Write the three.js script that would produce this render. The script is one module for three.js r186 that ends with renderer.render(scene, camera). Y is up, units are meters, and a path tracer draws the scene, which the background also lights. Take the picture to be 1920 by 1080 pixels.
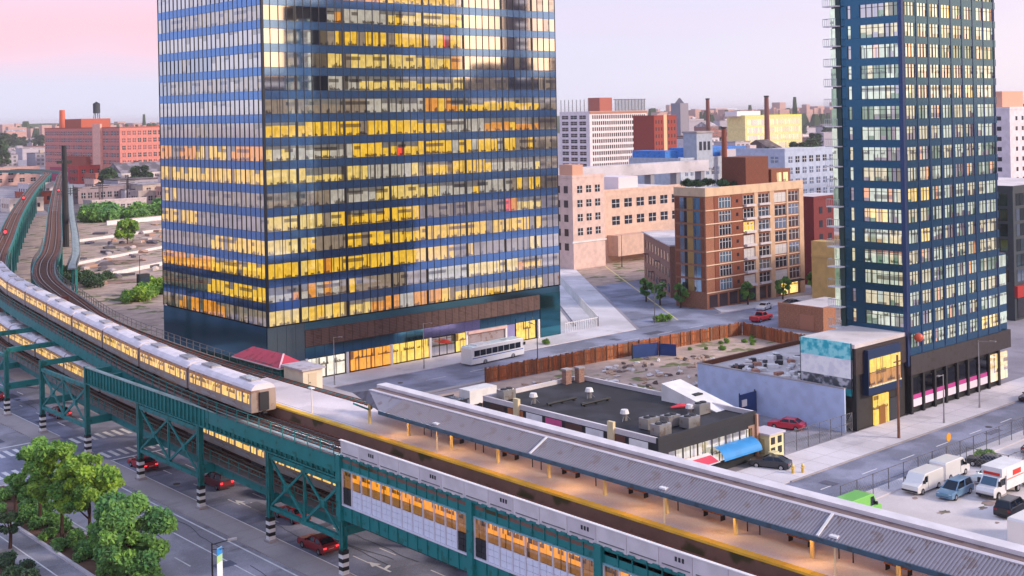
import * as THREE from 'three';
import { mergeGeometries } from 'three/addons/utils/BufferGeometryUtils.js';

// ---------------------------------------------------------------- camera, sky, sun, exposure
// world: x runs along the street fronts (u), z = -v along the viaduct, y up; the camera stands 41 m above the origin
const scene = new THREE.Scene();
const TH = THREE.MathUtils.degToRad(48.5), FOCAL = 2300, CY = 217, ROLL = 0.020;
const camera = new THREE.PerspectiveCamera(2 * Math.atan((1080 - CY) / FOCAL) * 180 / Math.PI, 16 / 9, 1, 12000);
camera.position.set(0, 41, 0);
camera.up.set(0, 1, 0);
camera.lookAt(Math.cos(TH) * 100, 41, -Math.sin(TH) * 100);
camera.rotateZ(-ROLL);
camera.setViewOffset(1920, 2 * (1080 - CY), 0, 2 * (1080 - CY) - 1080, 1920, 1080);
camera.aspect = 1920 / (2 * (1080 - CY));
camera.updateProjectionMatrix();

const smooth = (a, b, x) => { const t = Math.min(1, Math.max(0, (x - a) / (b - a))); return t * t * (3 - 2 * t); };
const mix3 = (a, b, t) => [a[0] + (b[0] - a[0]) * t, a[1] + (b[1] - a[1]) * t, a[2] + (b[2] - a[2]) * t];
function hash2(x, y, s = 0) { let h = Math.imul(x, 374761393) + Math.imul(y, 668265263) + Math.imul(s, 1442695041); h = Math.imul(h ^ (h >>> 13), 1274126177); return ((h ^ (h >>> 16)) >>> 0) / 4294967296; }
function vnoise(x, y, p, s) {   // value noise that tiles with period p
  const xi = Math.floor(x), yi = Math.floor(y), fx = x - xi, fy = y - yi, w = (a) => ((a % p) + p) % p;
  const ux = fx * fx * (3 - 2 * fx), uy = fy * fy * (3 - 2 * fy);
  const a = hash2(w(xi), w(yi), s), b = hash2(w(xi + 1), w(yi), s), c = hash2(w(xi), w(yi + 1), s), d = hash2(w(xi + 1), w(yi + 1), s);
  return a + (b - a) * ux + (c - a) * uy + (a - b - c + d) * ux * uy;
}
function fbm(x, y, p, s, o = 4) { let v = 0, a = 0.5, q = p, f = 1; for (let i = 0; i < o; i++) { v += a * vnoise(x * f, y * f, q, s + i * 17); f *= 2; q *= 2; a *= 0.5; } return v / (1 - Math.pow(0.5, o)); }

const SUN_DIR = new THREE.Vector3(0.50, 0.42, 0.76).normalize();   // the sunset side: behind the camera, to the right
function makeSky() {
  const w = 1024, h = 512, data = new Float32Array(w * h * 4), glow = new THREE.Vector2(0.55, 0.83).normalize();
  for (let j = 0; j < h; j++) for (let i = 0; i < w; i++) {
    const lon = ((i + 0.5) / w - 0.5) * 2 * Math.PI, lat = ((j + 0.5) / h - 0.5) * Math.PI, y = Math.sin(lat), cx = Math.cos(lon), cz = Math.sin(lon);
    const west = 0.5 + 0.5 * (cx * glow.x + cz * glow.y), e = Math.max(0, y);
    let c = mix3([0.52, 0.52, 0.64], [0.46, 0.47, 0.66], smooth(0.02, 0.16, e));        // lilac near the horizon
    c = mix3(c, [0.42, 0.50, 0.74], smooth(0.15, 0.9, e));
    c = mix3(c, mix3([1.9, 1.15, 0.66], [1.2, 0.9, 0.78], smooth(0.05, 0.45, e)), Math.pow(west, 4) * (1 - smooth(0.25, 0.75, e)));
    // thin pink cloud bands low over the whole sky
    const n = fbm((i / w) * 24, lat * 26, 24, 5, 5), band = smooth(0.50, 0.74, n) * smooth(0.015, 0.07, e) * (1 - smooth(0.3, 0.8, e));
    const dir = cx * 0.33 + cz * -0.944, left = smooth(0.945, 0.992, dir);               // the pink bank stands to the left of the view
    c = mix3(c, [0.58, 0.51, 0.62], band * 0.5);
    c = mix3(c, [0.76, 0.45, 0.52], left * smooth(0.025, 0.06, e + (n - 0.5) * 0.03) * (1 - smooth(0.082, 0.12, e + (n - 0.5) * 0.05)) * (0.55 + 0.45 * smooth(0.35, 0.65, n)));
    if (y < 0) c = mix3([0.62, 0.58, 0.70], [0.3, 0.29, 0.33], smooth(0, 0.3, -y));
    data.set([c[0], c[1], c[2], 1], (j * w + i) * 4);
  }
  const t = new THREE.DataTexture(data, w, h, THREE.RGBAFormat, THREE.FloatType);
  t.mapping = THREE.EquirectangularReflectionMapping; t.magFilter = t.minFilter = THREE.LinearFilter; t.needsUpdate = true;
  return t;
}
const skyTexture = makeSky();
scene.background = skyTexture; scene.environment = skyTexture;
const sun = new THREE.DirectionalLight(new THREE.Color(1.0, 0.86, 0.70), 2.3);
sun.position.copy(SUN_DIR).multiplyScalar(400).add(new THREE.Vector3(120, 0, -120));
sun.target.position.set(120, 0, -120); scene.add(sun, sun.target);
sun.castShadow = true; sun.shadow.radius = 20; sun.shadow.mapSize.set(4096, 4096);
Object.assign(sun.shadow.camera, { left: -260, right: 260, top: 260, bottom: -260, near: 1, far: 1200 });
const renderer = new THREE.WebGLRenderer({ antialias: true });
renderer.toneMapping = THREE.LinearToneMapping; renderer.toneMappingExposure = 1.55;
renderer.shadowMap.enabled = true;

// ---------------------------------------------------------------- helpers
let seed = 20240;
const rnd = () => { seed = (seed + 0x6D2B79F5) | 0; let t = Math.imul(seed ^ (seed >>> 15), 1 | seed); t = (t + Math.imul(t ^ (t >>> 7), 61 | t)) ^ t; return ((t ^ (t >>> 14)) >>> 0) / 4294967296; };
const rr = (a, b) => a + (b - a) * rnd(), pick = (l) => l[Math.floor(rnd() * l.length)];
const used = new Map(), origins = new Map();
function numbered(name) { const n = used.get(name) ?? 0; used.set(name, n + 1); return n ? `${name}_${String(n).padStart(3, '0')}` : name; }
function tag(o, label, category, group, kind) { Object.assign(o.userData, { label, category }); if (group) o.userData.group = group; if (kind) o.userData.kind = kind; return o; }
function thing(name, label, category, [u, v] = [0, 0], h = 0, group) {   // a Group at the thing's base
  const o = new THREE.Group(); o.name = numbered(name); o.position.set(u, h, -v); origins.set(o, o.position.clone()); scene.add(o);
  return tag(o, label, category, group);
}
function copy(src, [u, v], h = 0, turn = 0, label, group) {
  const c = src.clone(); c.name = numbered(src.name.replace(/_\d{3}$/, '')); c.position.set(u, h, -v); c.rotation.set(0, turn, 0); scene.add(c);
  c.userData = { ...src.userData }; if (label) c.userData.label = label; if (group) c.userData.group = group; return c;
}
const vA = new THREE.Vector3(), vB = new THREE.Vector3(), vC = new THREE.Vector3();
class MB {   // collects faces in (u, h, v) metres and builds one Mesh
  constructor() { this.p = []; this.n = []; this.t = []; this.groups = []; }
  use(i) { this.groups.push({ start: this.p.length / 3, index: i }); return this; }
  tri(a, b, c) {
    const o = this.centre;
    if (o) {   // keep faces turned away from the solid's middle
      const e = [b[0] - a[0], b[1] - a[1], b[2] - a[2]], f = [c[0] - a[0], c[1] - a[1], c[2] - a[2]], m = [(a[0] + b[0] + c[0]) / 3 - o[0], (a[1] + b[1] + c[1]) / 3 - o[1], (a[2] + b[2] + c[2]) / 3 - o[2]];
      const d = -((e[1] * f[2] - e[2] * f[1]) * m[0] + (e[2] * f[0] - e[0] * f[2]) * m[1] + (e[0] * f[1] - e[1] * f[0]) * m[2]);
      if (d < 0) [b, c] = [c, b];
    }
    vA.set(b[0] - a[0], b[1] - a[1], -(b[2] - a[2])); vB.set(c[0] - a[0], c[1] - a[1], -(c[2] - a[2])); vC.crossVectors(vA, vB).normalize();
    for (const q of [a, b, c]) {
      this.p.push(q[0], q[1], -q[2]); this.n.push(vC.x, vC.y, vC.z);
      const ax = Math.abs(vC.x), ay = Math.abs(vC.y), az = Math.abs(vC.z);
      if (ay > ax && ay > az) this.t.push(q[0], q[2]); else if (ax > az) this.t.push(q[2], q[1]); else this.t.push(q[0], q[1]);
    }
    return this;
  }
  quad(a, b, c, d) { this.tri(a, b, c); return this.tri(a, c, d); }
  box(u0, u1, h0, h1, v0, v1) {
    const A = [u0, h0, v0], B = [u1, h0, v0], C = [u1, h0, v1], D = [u0, h0, v1], E = [u0, h1, v0], F = [u1, h1, v0], G = [u1, h1, v1], I = [u0, h1, v1];
    this.quad(A, B, F, E); this.quad(B, C, G, F); this.quad(C, D, I, G); this.quad(D, A, E, I); this.quad(E, F, G, I); return this.quad(D, C, B, A);
  }
  bar(a, b, w, t) {   // a beam from a to b, w wide across, t deep
    const d = new THREE.Vector3(b[0] - a[0], b[1] - a[1], b[2] - a[2]).normalize();
    const side = Math.abs(d.y) > 0.999 ? new THREE.Vector3(1, 0, 0) : new THREE.Vector3(-d.z, 0, d.x).normalize(), up = new THREE.Vector3().crossVectors(side, d).normalize();
    const c = (q, s, k) => [q[0] + side.x * s * w / 2 + up.x * k * t / 2, q[1] + side.y * s * w / 2 + up.y * k * t / 2, q[2] + side.z * s * w / 2 + up.z * k * t / 2];
    const A = c(a, -1, -1), B = c(a, 1, -1), C = c(a, 1, 1), D = c(a, -1, 1), E = c(b, -1, -1), F = c(b, 1, -1), G = c(b, 1, 1), I = c(b, -1, 1);
    this.centre = [(a[0] + b[0]) / 2, (a[1] + b[1]) / 2, (a[2] + b[2]) / 2];
    for (const f of [[A, B, F, E], [B, C, G, F], [C, D, I, G], [D, A, E, I], [E, F, G, I], [D, C, B, A]]) this.quad(...f);
    this.centre = null; return this;
  }
  cyl(a, b, r0, r1, n = 10) {
    const d = new THREE.Vector3(b[0] - a[0], b[1] - a[1], b[2] - a[2]).normalize(), s = Math.abs(d.y) > 0.9 ? new THREE.Vector3(1, 0, 0) : new THREE.Vector3(0, 1, 0);
    const e = new THREE.Vector3().crossVectors(d, s).normalize(), f = new THREE.Vector3().crossVectors(d, e);
    const pt = (q, r, k) => { const g = k / n * 2 * Math.PI, c = Math.cos(g) * r, z = Math.sin(g) * r; return [q[0] + e.x * c + f.x * z, q[1] + e.y * c + f.y * z, q[2] + e.z * c + f.z * z]; };
    this.centre = [(a[0] + b[0]) / 2, (a[1] + b[1]) / 2, (a[2] + b[2]) / 2];
    for (let k = 0; k < n; k++) { const A = pt(a, r0, k), B = pt(a, r0, k + 1), C = pt(b, r1, k + 1), D = pt(b, r1, k); this.quad(A, D, C, B); if (r1 > 0.001) this.tri(b, C, D); this.tri(a, A, B); }
    this.centre = null; return this;
  }
  prism(pts, h0, h1) {   // pts counter-clockwise seen from above with v pointing up the page
    const n = pts.length, lo = pts.map((q) => [q[0], h0, q[1]]), hi = pts.map((q) => [q[0], h1, q[1]]);
    for (let i = 0; i < n; i++) this.quad(lo[i], lo[(i + 1) % n], hi[(i + 1) % n], hi[i]);
    for (let i = 1; i < n - 1; i++) { this.tri(hi[0], hi[i], hi[i + 1]); this.tri(lo[0], lo[i + 1], lo[i]); }
    return this;
  }
  sheet(pts, h) { for (let i = 1; i < pts.length - 1; i++) this.tri([pts[0][0], h, pts[0][1]], [pts[i][0], h, pts[i][1]], [pts[i + 1][0], h, pts[i + 1][1]]); return this; }
  geometry() {
    const g = new THREE.BufferGeometry();
    g.setAttribute('position', new THREE.Float32BufferAttribute(this.p, 3)); g.setAttribute('normal', new THREE.Float32BufferAttribute(this.n, 3)); g.setAttribute('uv', new THREE.Float32BufferAttribute(this.t, 2));
    const N = this.p.length / 3;
    this.groups.forEach((q, i) => { const end = this.groups[i + 1]?.start ?? N; if (end > q.start) g.addGroup(q.start, end - q.start, q.index); });
    return g;
  }
  build(name, material, parent = scene) { return put(name, this.geometry(), material, parent, true); }
}
function put(name, geometry, material, parent = scene, inWorld = false) {
  const m = new THREE.Mesh(geometry, material); m.name = parent === scene ? numbered(name) : name; m.castShadow = m.receiveShadow = true;
  const o = origins.get(parent); if (inWorld && o) geometry.translate(-o.x, -o.y, -o.z);
  if (o) origins.set(m, o);
  parent.add(m); return m;
}
const box = (...a) => new MB().box(...a);
function structure(name, mb, material, label) { const m = mb.build(name, material); m.userData.kind = 'structure'; if (label) m.userData.label = label; return m; }

// ---------------------------------------------------------------- materials
function tex(size, metres, s, fn, srgb = true) {
  const d = new Uint8Array(size * size * 4);
  for (let j = 0; j < size; j++) for (let i = 0; i < size; i++) { const c = fn(i / size, j / size, s); d.set([Math.max(0, Math.min(255, c[0])), Math.max(0, Math.min(255, c[1])), Math.max(0, Math.min(255, c[2])), 255], (j * size + i) * 4); }
  const t = new THREE.DataTexture(d, size, size); t.wrapS = t.wrapT = THREE.RepeatWrapping; t.magFilter = THREE.LinearFilter; t.minFilter = THREE.LinearMipmapLinearFilter; t.generateMipmaps = true;
  if (srgb) t.colorSpace = THREE.SRGBColorSpace; t.repeat.set(1 / metres, 1 / metres); t.needsUpdate = true; return t;
}
const grainy = (k, lo, hi, fine = 0.25) => (x, y, s) => { const c = fbm(x * k, y * k, k, s, 5), f = hash2(Math.floor(x * 997), Math.floor(y * 991), s); const v = lo + (hi - lo) * (smooth(0.25, 0.75, c) * (1 - fine) + f * fine); return [v, v, v]; };
const T = {
  asphalt: tex(512, 23, 11, (x, y, s) => { const a = fbm(x * 6, y * 6, 6, s, 5), b = hash2(Math.floor(x * 512), Math.floor(y * 512), s), st = smooth(0.58, 0.7, fbm(x * 3, y * 9, 3, s + 3, 4)); const v = 180 + 45 * smooth(0.3, 0.7, a) + 45 * (b - 0.5) - 22 * st; return [v, v, v]; }),
  concrete: tex(512, 31, 21, (x, y, s) => { const a = fbm(x * 5, y * 5, 5, s, 6), b = hash2(Math.floor(x * 512), Math.floor(y * 512), s), st = smooth(0.62, 0.75, fbm(x * 8, y * 8, 8, s + 5, 4)); const v = 214 + 32 * smooth(0.2, 0.8, a) + 18 * (b - 0.5) - 18 * st; return [v, v - 2, v - 4]; }),
  dirt: tex(512, 17, 31, (x, y, s) => { const a = fbm(x * 9, y * 9, 9, s, 6), b = hash2(Math.floor(x * 256), Math.floor(y * 256), s), g = smooth(0.6, 0.72, fbm(x * 5, y * 5, 5, s + 9, 5)); return mix3([235 * (0.7 + 0.3 * a) + 20 * (b - 0.5), 215 * (0.7 + 0.3 * a), 205 * (0.7 + 0.3 * a)], [120, 130, 85], g); }),
  wall: tex(256, 9, 41, grainy(9, 232, 255, 0.3)),
  roof: tex(512, 19, 51, (x, y, s) => { const a = fbm(x * 7, y * 7, 7, s, 5), b = hash2(Math.floor(x * 400), Math.floor(y * 400), s), sm = (x * 19) % 1 < 0.04 ? 40 : 0; const v = 170 + 80 * smooth(0.35, 0.7, a) + 30 * (b - 0.5) - sm; return [v, v, v]; }),
  brick: tex(256, 2.4, 61, (x, y, s) => { const row = Math.floor(y * 32), bx = Math.floor(x * 11 + (row % 2) * 0.5), fy = (y * 32) % 1, fx = (x * 11 + (row % 2) * 0.5) % 1; if (fy < 0.14 || fx < 0.07) return [215, 205, 200]; const k = 190 + 65 * hash2(bx % 11, row, s); return [k, k * 0.98, k * 0.96]; }),
  metal: tex(256, 6, 71, (x, y, s) => { const a = fbm(x * 6, y * 6, 6, s, 5), r = smooth(0.62, 0.72, fbm(x * 10, y * 10, 10, s + 2, 4)); return mix3([225 + 30 * a, 225 + 30 * a, 225 + 30 * a], [165, 125, 100], r * 0.4); }),
  sheet: tex(256, 7, 73, grainy(6, 222, 255, 0.2)),
  wood: tex(256, 2, 81, (x, y, s) => { const a = fbm(x * 16, y * 3, 16, s, 4), v = 165 + 90 * a; return [v, v * 0.97, v * 0.93]; }),
  inside: tex(512, 21.78, 91, (x, y, s) => {   // what is seen of the rooms: lit ceilings, partitions, desks against the glass; one row of rooms every 3.63 m
    const row = Math.floor(y * 6 + 0.424) % 6, w = (((y * 6) % 1 - 0.576 + 1) % 1) / 0.625, n = vnoise(x * 40, row * 7.3 + 0.5, 40, s), big = vnoise(x * 10, row * 3.1, 10, s + 2), f = fbm(x * 60, y * 40, 20, s + 4, 3);
    let k = 0.78 + 0.22 * f; const d = Math.floor(x * 150), dh = hash2(d, row, s + 8); if (hash2(Math.floor(d / 4), row, s + 9) > 0.45 && w < 0.08 + 0.3 * dh * n) k *= 0.5; if (w > 0.55 && w < 0.8 && big > 0.62) k *= 0.6; if (vnoise(x * 90, row * 5, 90, s + 6) > 0.86) k *= 0.5;
    return [255 * k, 255 * k * (0.9 + 0.1 * k), 255 * k * (0.75 + 0.25 * k)]; }),
  foliage: tex(128, 3, 95, grainy(8, 150, 255, 0.5)),
};
const std = (hex, rough, map, extra) => new THREE.MeshStandardMaterial({ color: hex, roughness: rough, metalness: 0, map: map ?? null, ...extra });
const lit = (r, g, b, k, rgb = [0.58, 0.60, 0.66]) => { const m = new THREE.MeshStandardMaterial({ roughness: 0.04, metalness: 1, emissiveMap: T.inside }); m.color.setRGB(...rgb); m.emissive.setRGB(r, g, b); m.emissiveIntensity = k; return m; };
const M = {
  ground: std(0xa9a2ad, 0.95, T.concrete), asphalt: std(0xa6a8c2, 0.92, T.asphalt), asphaltPale: std(0xc2bcc8, 0.92, T.asphalt),
  pavement: std(0xe6e0e8, 0.9, T.concrete), kerb: std(0xb4acb0, 0.9, T.concrete), lot: std(0xe8dfe2, 0.95, T.concrete), dirt: std(0xeee2da, 1, T.dirt), paint: std(0xe8e4e6, 0.8, T.wall), grass: std(0x5c7a3a, 1, T.dirt), soil: std(0x7a5f52, 1, T.dirt),
  teal: std(0x118080, 0.5, T.metal), steelGrey: std(0x6b6b70, 0.6, T.metal), rust: std(0x84503f, 0.85, T.metal), tie: std(0x85655c, 0.95, T.wood), deck: std(0x957a72, 0.95, T.dirt), rail: std(0x9a8f8a, 0.4, null, { metalness: 0.8 }),
  white: std(0xe9e6e8, 0.6, T.wall), black: std(0x1c1d22, 0.6, T.wall), rubber: std(0x131314, 0.9), dark: std(0x26272e, 0.7, T.wall), steel: std(0xb9b7ba, 0.35, T.metal, { metalness: 0.7 }),
};

// ---------------------------------------------------------------- the setting: ground, roads, pavements
const rect = (u0, u1, v0, v1) => [[u0, v0], [u1, v0], [u1, v1], [u0, v1]];
structure('ground', new MB().sheet(rect(-3000, 9000, -3000, 9000), 0), M.ground);
structure('road', new MB().sheet(rect(40.5, 58.6, -40, 146), 0.006).sheet(rect(40.5, 58.6, 159, 400), 0.006), M.asphaltPale);          // road beside the planters
structure('road', new MB().sheet(rect(61.6, 70.4, -40, 146), 0.008).sheet(rect(61.6, 70.4, 159, 240), 0.008), M.asphalt);           // road under the viaduct
structure('road', new MB().sheet([[-60, 146], [112, 146], [190, 146], [190, 159], [-60, 159]], 0.011), M.asphalt);                      // the bus's street
structure('road', new MB().sheet([[172, 159], [196, 159], [246, 226], [236, 243]], 0.015).sheet([[190, 140], [340, 140], [340, 150], [190, 159]], 0.015), M.asphalt);
structure('road', new MB().sheet([[190, 246], [236, 243], [246, 226], [330, 196], [338, 206], [262, 262], [290, 300], [276, 306]], 0.019), M.asphalt);
structure('road', new MB().sheet(rect(72, 700, 73.6, 81.5), 0.006), M.asphalt);                                                        // street in front of the dark tower
const slab = (pts, h = 0.13) => new MB().prism(pts, 0.001, h);
structure('pavement', slab(rect(58.6, 61.6, 30, 145)), M.kerb);
structure('pavement', slab(rect(58.6, 61.6, 160, 330)), M.kerb);
structure('pavement', slab(rect(70.4, 80, -20, 145)), M.kerb);
structure('pavement', slab(rect(78, 158, 159, 165.9)), M.pavement);
structure('pavement', slab([[158, 159], [171, 159], [235, 243], [228, 246], [205, 222], [166, 170], [158, 168]]), M.pavement);
structure('pavement', slab([[197, 159.5], [240, 152], [240, 158], [203, 164], [246, 222], [242, 222]]), M.pavement);
structure('pavement', slab(rect(84, 330, 81.5, 87.9)), M.pavement);
structure('pavement', slab(rect(84, 330, 71.6, 73.6)), M.pavement);
structure('pavement', slab(rect(100, 182, 144.9, 146)), M.kerb);
structure('parking_lot', new MB().sheet(rect(86, 300, 20, 71.6), 0.01), M.lot);
structure('building_plot', new MB().sheet([[112, 113], [134, 113], [134, 112.5], [182, 112.5], [182, 143.4], [112, 143.4]], 0.012), M.dirt);
structure('building_plot', new MB().sheet(rect(86, 112, 120, 143.4), 0.014), M.dirt);
structure('car_yard', new MB().sheet(rect(113.2, 134, 88, 113), 0.018), M.asphaltPale);
structure('building_plot', new MB().sheet([[158.5, 168], [165, 170], [204, 222], [170, 240], [158.5, 205]], 0.02), M.lot);
structure('building_plot', new MB().sheet(rect(96, 260, 206, 330), 0.02).sheet([[110, 330], [260, 330], [330, 560], [200, 560]], 0.02), std(0xdccfc8, 1, T.dirt));
structure('path', new MB().sheet(rect(79, 95.4, 159.5, 204), 0.14), M.pavement, 'pale paved strip along the glass tower');
structure('verge', new MB().sheet([[120, 268], [165, 300], [160, 306], [118, 276]], 0.026).sheet(rect(88, 94, 165, 203), 0.15), M.grass);
structure('verge', new MB().sheet([[205, 495], [260, 500], [262, 516], [204, 512]], 0.026), M.grass);
structure('verge', new MB().sheet(rect(71, 79.5, 60, 140), 0.136), M.soil);
structure('planting_bed', slab(rect(44.6, 48.4, 40, 143), 0.16), M.soil);
structure('planting_bed', slab(rect(38.6, 40.5, 60, 140), 0.15), M.soil);
structure('kerb', new MB().prism(rect(44.3, 44.6, 40, 143), 0, 0.24).prism(rect(48.4, 48.7, 40, 143), 0, 0.24).prism(rect(44.3, 48.7, 143, 143.3), 0, 0.24), M.pavement);
{ // painted markings, each its own thin sheet
  const line = (u0, u1, v0, v1, h = 0.018) => structure('road_marking', new MB().sheet(rect(u0, u1, v0, v1), h), M.paint);
  line(57.9, 58.1, 40, 144); line(42.2, 42.35, 40, 144); line(55.2, 55.35, 30, 144); line(49.2, 49.35, 30, 144);
  for (let v = 60; v < 144; v += 9) { line(52.1, 52.25, v, v + 3.2); }
  for (let v = 62; v < 220; v += 8) if (v < 143 || v > 161) { line(64.4, 64.55, v, v + 2.6); line(67.4, 67.55, v, v + 2.6); }
  line(61.75, 61.9, 60, 145); line(70.0, 70.15, 60, 145); line(61.75, 61.9, 161, 230);
  for (let u = 41; u < 58; u += 1.15) { line(u, u + 0.55, 155.6, 158.8, 0.022); line(u, u + 0.55, 146.2, 149.2, 0.022); }
  for (let u = 62; u < 70; u += 1.15) { line(u, u + 0.55, 155.6, 158.8, 0.022); line(u, u + 0.55, 146.2, 149.2, 0.022); }
  line(41, 58.4, 160.2, 160.6); line(62, 70, 144.6, 145);
  for (let u = 80; u < 186; u += 9) line(u, u + 4, 152.6, 152.75, 0.022);
  for (let u = 112; u < 230; u += 8) line(u, u + 3, 77.5, 77.65);
  structure('road_marking', new MB().sheet([[184, 160], [184.4, 160], [237, 231], [236.6, 231]], 0.024), std(0xd8c68a, 0.8, T.wall), 'faded yellow centre line of the diagonal street');
  for (const [u, v] of [[64.9, 118], [64.6, 92.5], [66, 205], [68.7, 132]]) {   // turn arrows in the lane
    structure('lane_arrow', new MB().sheet([[u - 0.12, v - 1.7], [u + 0.12, v - 1.7], [u + 0.12, v + 0.5], [u - 0.12, v + 0.5]], 0.024).sheet([[u - 0.5, v + 0.5], [u + 0.5, v + 0.5], [u, v + 1.8]], 0.024).sheet([[u + 0.12, v - 0.9], [u + 0.9, v - 0.5], [u + 0.9, v - 0.1], [u + 0.12, v - 0.5]], 0.024), M.paint);
  }
}
{ // kerb stones of the front pavement, and paving joints cut as separate flags on the corner pavement
  for (let u = 112; u < 172; u += 2.4) structure('kerb_stone', new MB().prism(rect(u, u + 2.37, 81.32, 81.5), 0, 0.145), M.kerb);
}
// distant hills along the horizon
for (const [u, v, r, h, w] of [[1100, 3300, 1500, 42, 500], [1900, 2600, 1300, 36, 500], [2900, 2300, 1500, 42, 600], [3300, 1500, 1300, 42, 500], [600, 3600, 900, 38, 400]]) {
  const g = new THREE.SphereGeometry(1, 48, 16, 0, Math.PI * 2, 0, Math.PI / 2), q = g.attributes.position;
  for (let i = 0; i < q.count; i++) { const k = 0.75 + 0.5 * fbm(q.getX(i) * 6 + 9, q.getZ(i) * 6 + 9, 64, 7, 4); q.setY(i, q.getY(i) * k); }
  g.scale(r, h, w); g.rotateY(-0.75); g.translate(u, -4, -v); g.computeVertexNormals();
  const m = put('hill', g, std(0x4a6038, 1, T.foliage)); m.userData.kind = 'structure';
}

{ // road wear: patched trenches, tar seams and manhole covers
  seed = 77; const tarM = std(0x55555f, 0.85, T.asphalt), patchM = [std(0x83849c, 0.95, T.asphalt), std(0xa8a8ba, 0.95, T.asphalt), std(0x74748a, 0.95, T.asphalt)], iron = std(0x4c484c, 0.6, T.metal);
  const areas = [[62, 70, 70, 144], [49, 58, 80, 144], [49, 58, 162, 220], [90, 186, 147, 158], [112, 230, 74, 81], [62, 70, 162, 220]]; let lift = 0.0262;
  for (const [a, b, c, d] of areas) {
    for (let i = 0; i < 7; i++) { const w = rr(0.8, 3.2), l = rr(1, 5), u = rr(a, b - w), v = rr(c, Math.max(c + 0.1, d - l)), along = b - a < d - c; structure('road_patch', new MB().sheet(along ? [[u, v], [u + w, v + rr(-0.1, 0.1)], [u + w, v + l], [u + rr(-0.1, 0.1), v + l]] : [[u, v], [u + l, v], [u + l, v + Math.min(w, 2)], [u, v + Math.min(w, 2)]], lift += 0.0003), pick(patchM)); }
    for (let i = 0; i < 4; i++) { let u = rr(a + 1, b - 1), v = rr(c, d - 8 > c ? d - 8 : c), n = 10, mb = new MB(); for (let k = 0; k < n; k++) { const q = u + rr(-0.25, 0.25) + (b - a > d - c ? 1.1 : 0), w = v + (b - a > d - c ? rr(-0.2, 0.2) : 1.1); mb.quad([u - 0.04, lift + 0.0002, v - 0.04], [u + 0.04, lift + 0.0002, v + 0.04], [q + 0.04, lift + 0.0002, w + 0.04], [q - 0.04, lift + 0.0002, w - 0.04]); u = q; v = w; if (u > b || v > d) break; } structure('tar_seam', mb, tarM); lift += 0.0003; }
    for (let i = 0; i < 3; i++) { const u = rr(a + 1, b - 1), v = rr(c + 1, d - 1), t = thing('manhole_cover', 'round iron manhole cover set in the road', 'manhole cover', [u, v], 0, 'manhole covers'); new MB().cyl([u, 0.001, v], [u, 0.045, v], 0.42, 0.42, 18).build('cover', iron, t); }
  }
  for (let u = 86; u < 250; u += 3.1) structure('pavement_joint', new MB().sheet(rect(u, u + 0.05, 81.7, 87.8), 0.134), std(0x9a929a, 0.9));
  structure('pavement_joint', new MB().sheet(rect(86, 250, 84.6, 84.65), 0.1345), std(0x9a929a, 0.9));
  for (let v = 62; v < 144; v += 3) structure('pavement_joint', new MB().sheet(rect(58.8, 61.5, v, v + 0.05), 0.134), std(0x8a8088, 0.9));
  for (let i = 0; i < 22; i++) { const u = rr(104, 140), v = rr(50, 70), r = rr(0.2, 0.7), n = 16; structure('oil_stain', new MB().sheet(Array.from({ length: n }, (_, j) => { const a = j / n * 6.283, q = r * rr(0.5, 1.3); return [u + Math.cos(a) * q * 1.6, v + Math.sin(a) * q]; }), 0.014 + i * 0.0003), std(0xc0b4b4, 0.7, T.dirt)); }
}

// ---------------------------------------------------------------- glass office tower
const LOW = [0.12, 0.12, 0.13], MID = [0.36, 0.40, 0.48];
const G = {   // coated glass: mirrors the sky, and shows the lit rooms behind it
  yellow: lit(1.0, 0.60, 0.04, 0.72, MID), warm: lit(1.0, 0.72, 0.20, 0.66, MID), amber: lit(1.0, 0.40, 0.03, 0.62, MID), beige: lit(0.60, 0.46, 0.32, 0.36, MID), pale: lit(0.85, 0.78, 0.66, 0.45, MID), red: lit(1.0, 0.10, 0.03, 0.8), dim: lit(0.30, 0.22, 0.12, 0.3, [0.7, 0.71, 0.74]),
  dark: std(0xc9ced6, 0.04, null, { metalness: 1 }), blind: lit(0.55, 0.50, 0.45, 0.26, [0.34, 0.36, 0.42]), spandrel: new THREE.MeshStandardMaterial({ color: 0x7099d2, roughness: 0.08, metalness: 0.85, bumpMap: T.wall, bumpScale: 0.004 }), spandrelTeal: std(0x5c90a6, 0.12, null, { metalness: 1 }), mullion: std(0x272b36, 0.4, null, { metalness: 0.6 }), fin: std(0x8fa3b4, 0.3, null, { metalness: 0.6 }),
};
const GL = [G.yellow, G.warm, G.amber, G.beige, G.pale, G.red, G.dim, G.dark, G.blind], GI = { yellow: 0, warm: 1, amber: 2, beige: 3, pale: 4, red: 5, dim: 6, dark: 7, blind: 8 };
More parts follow.
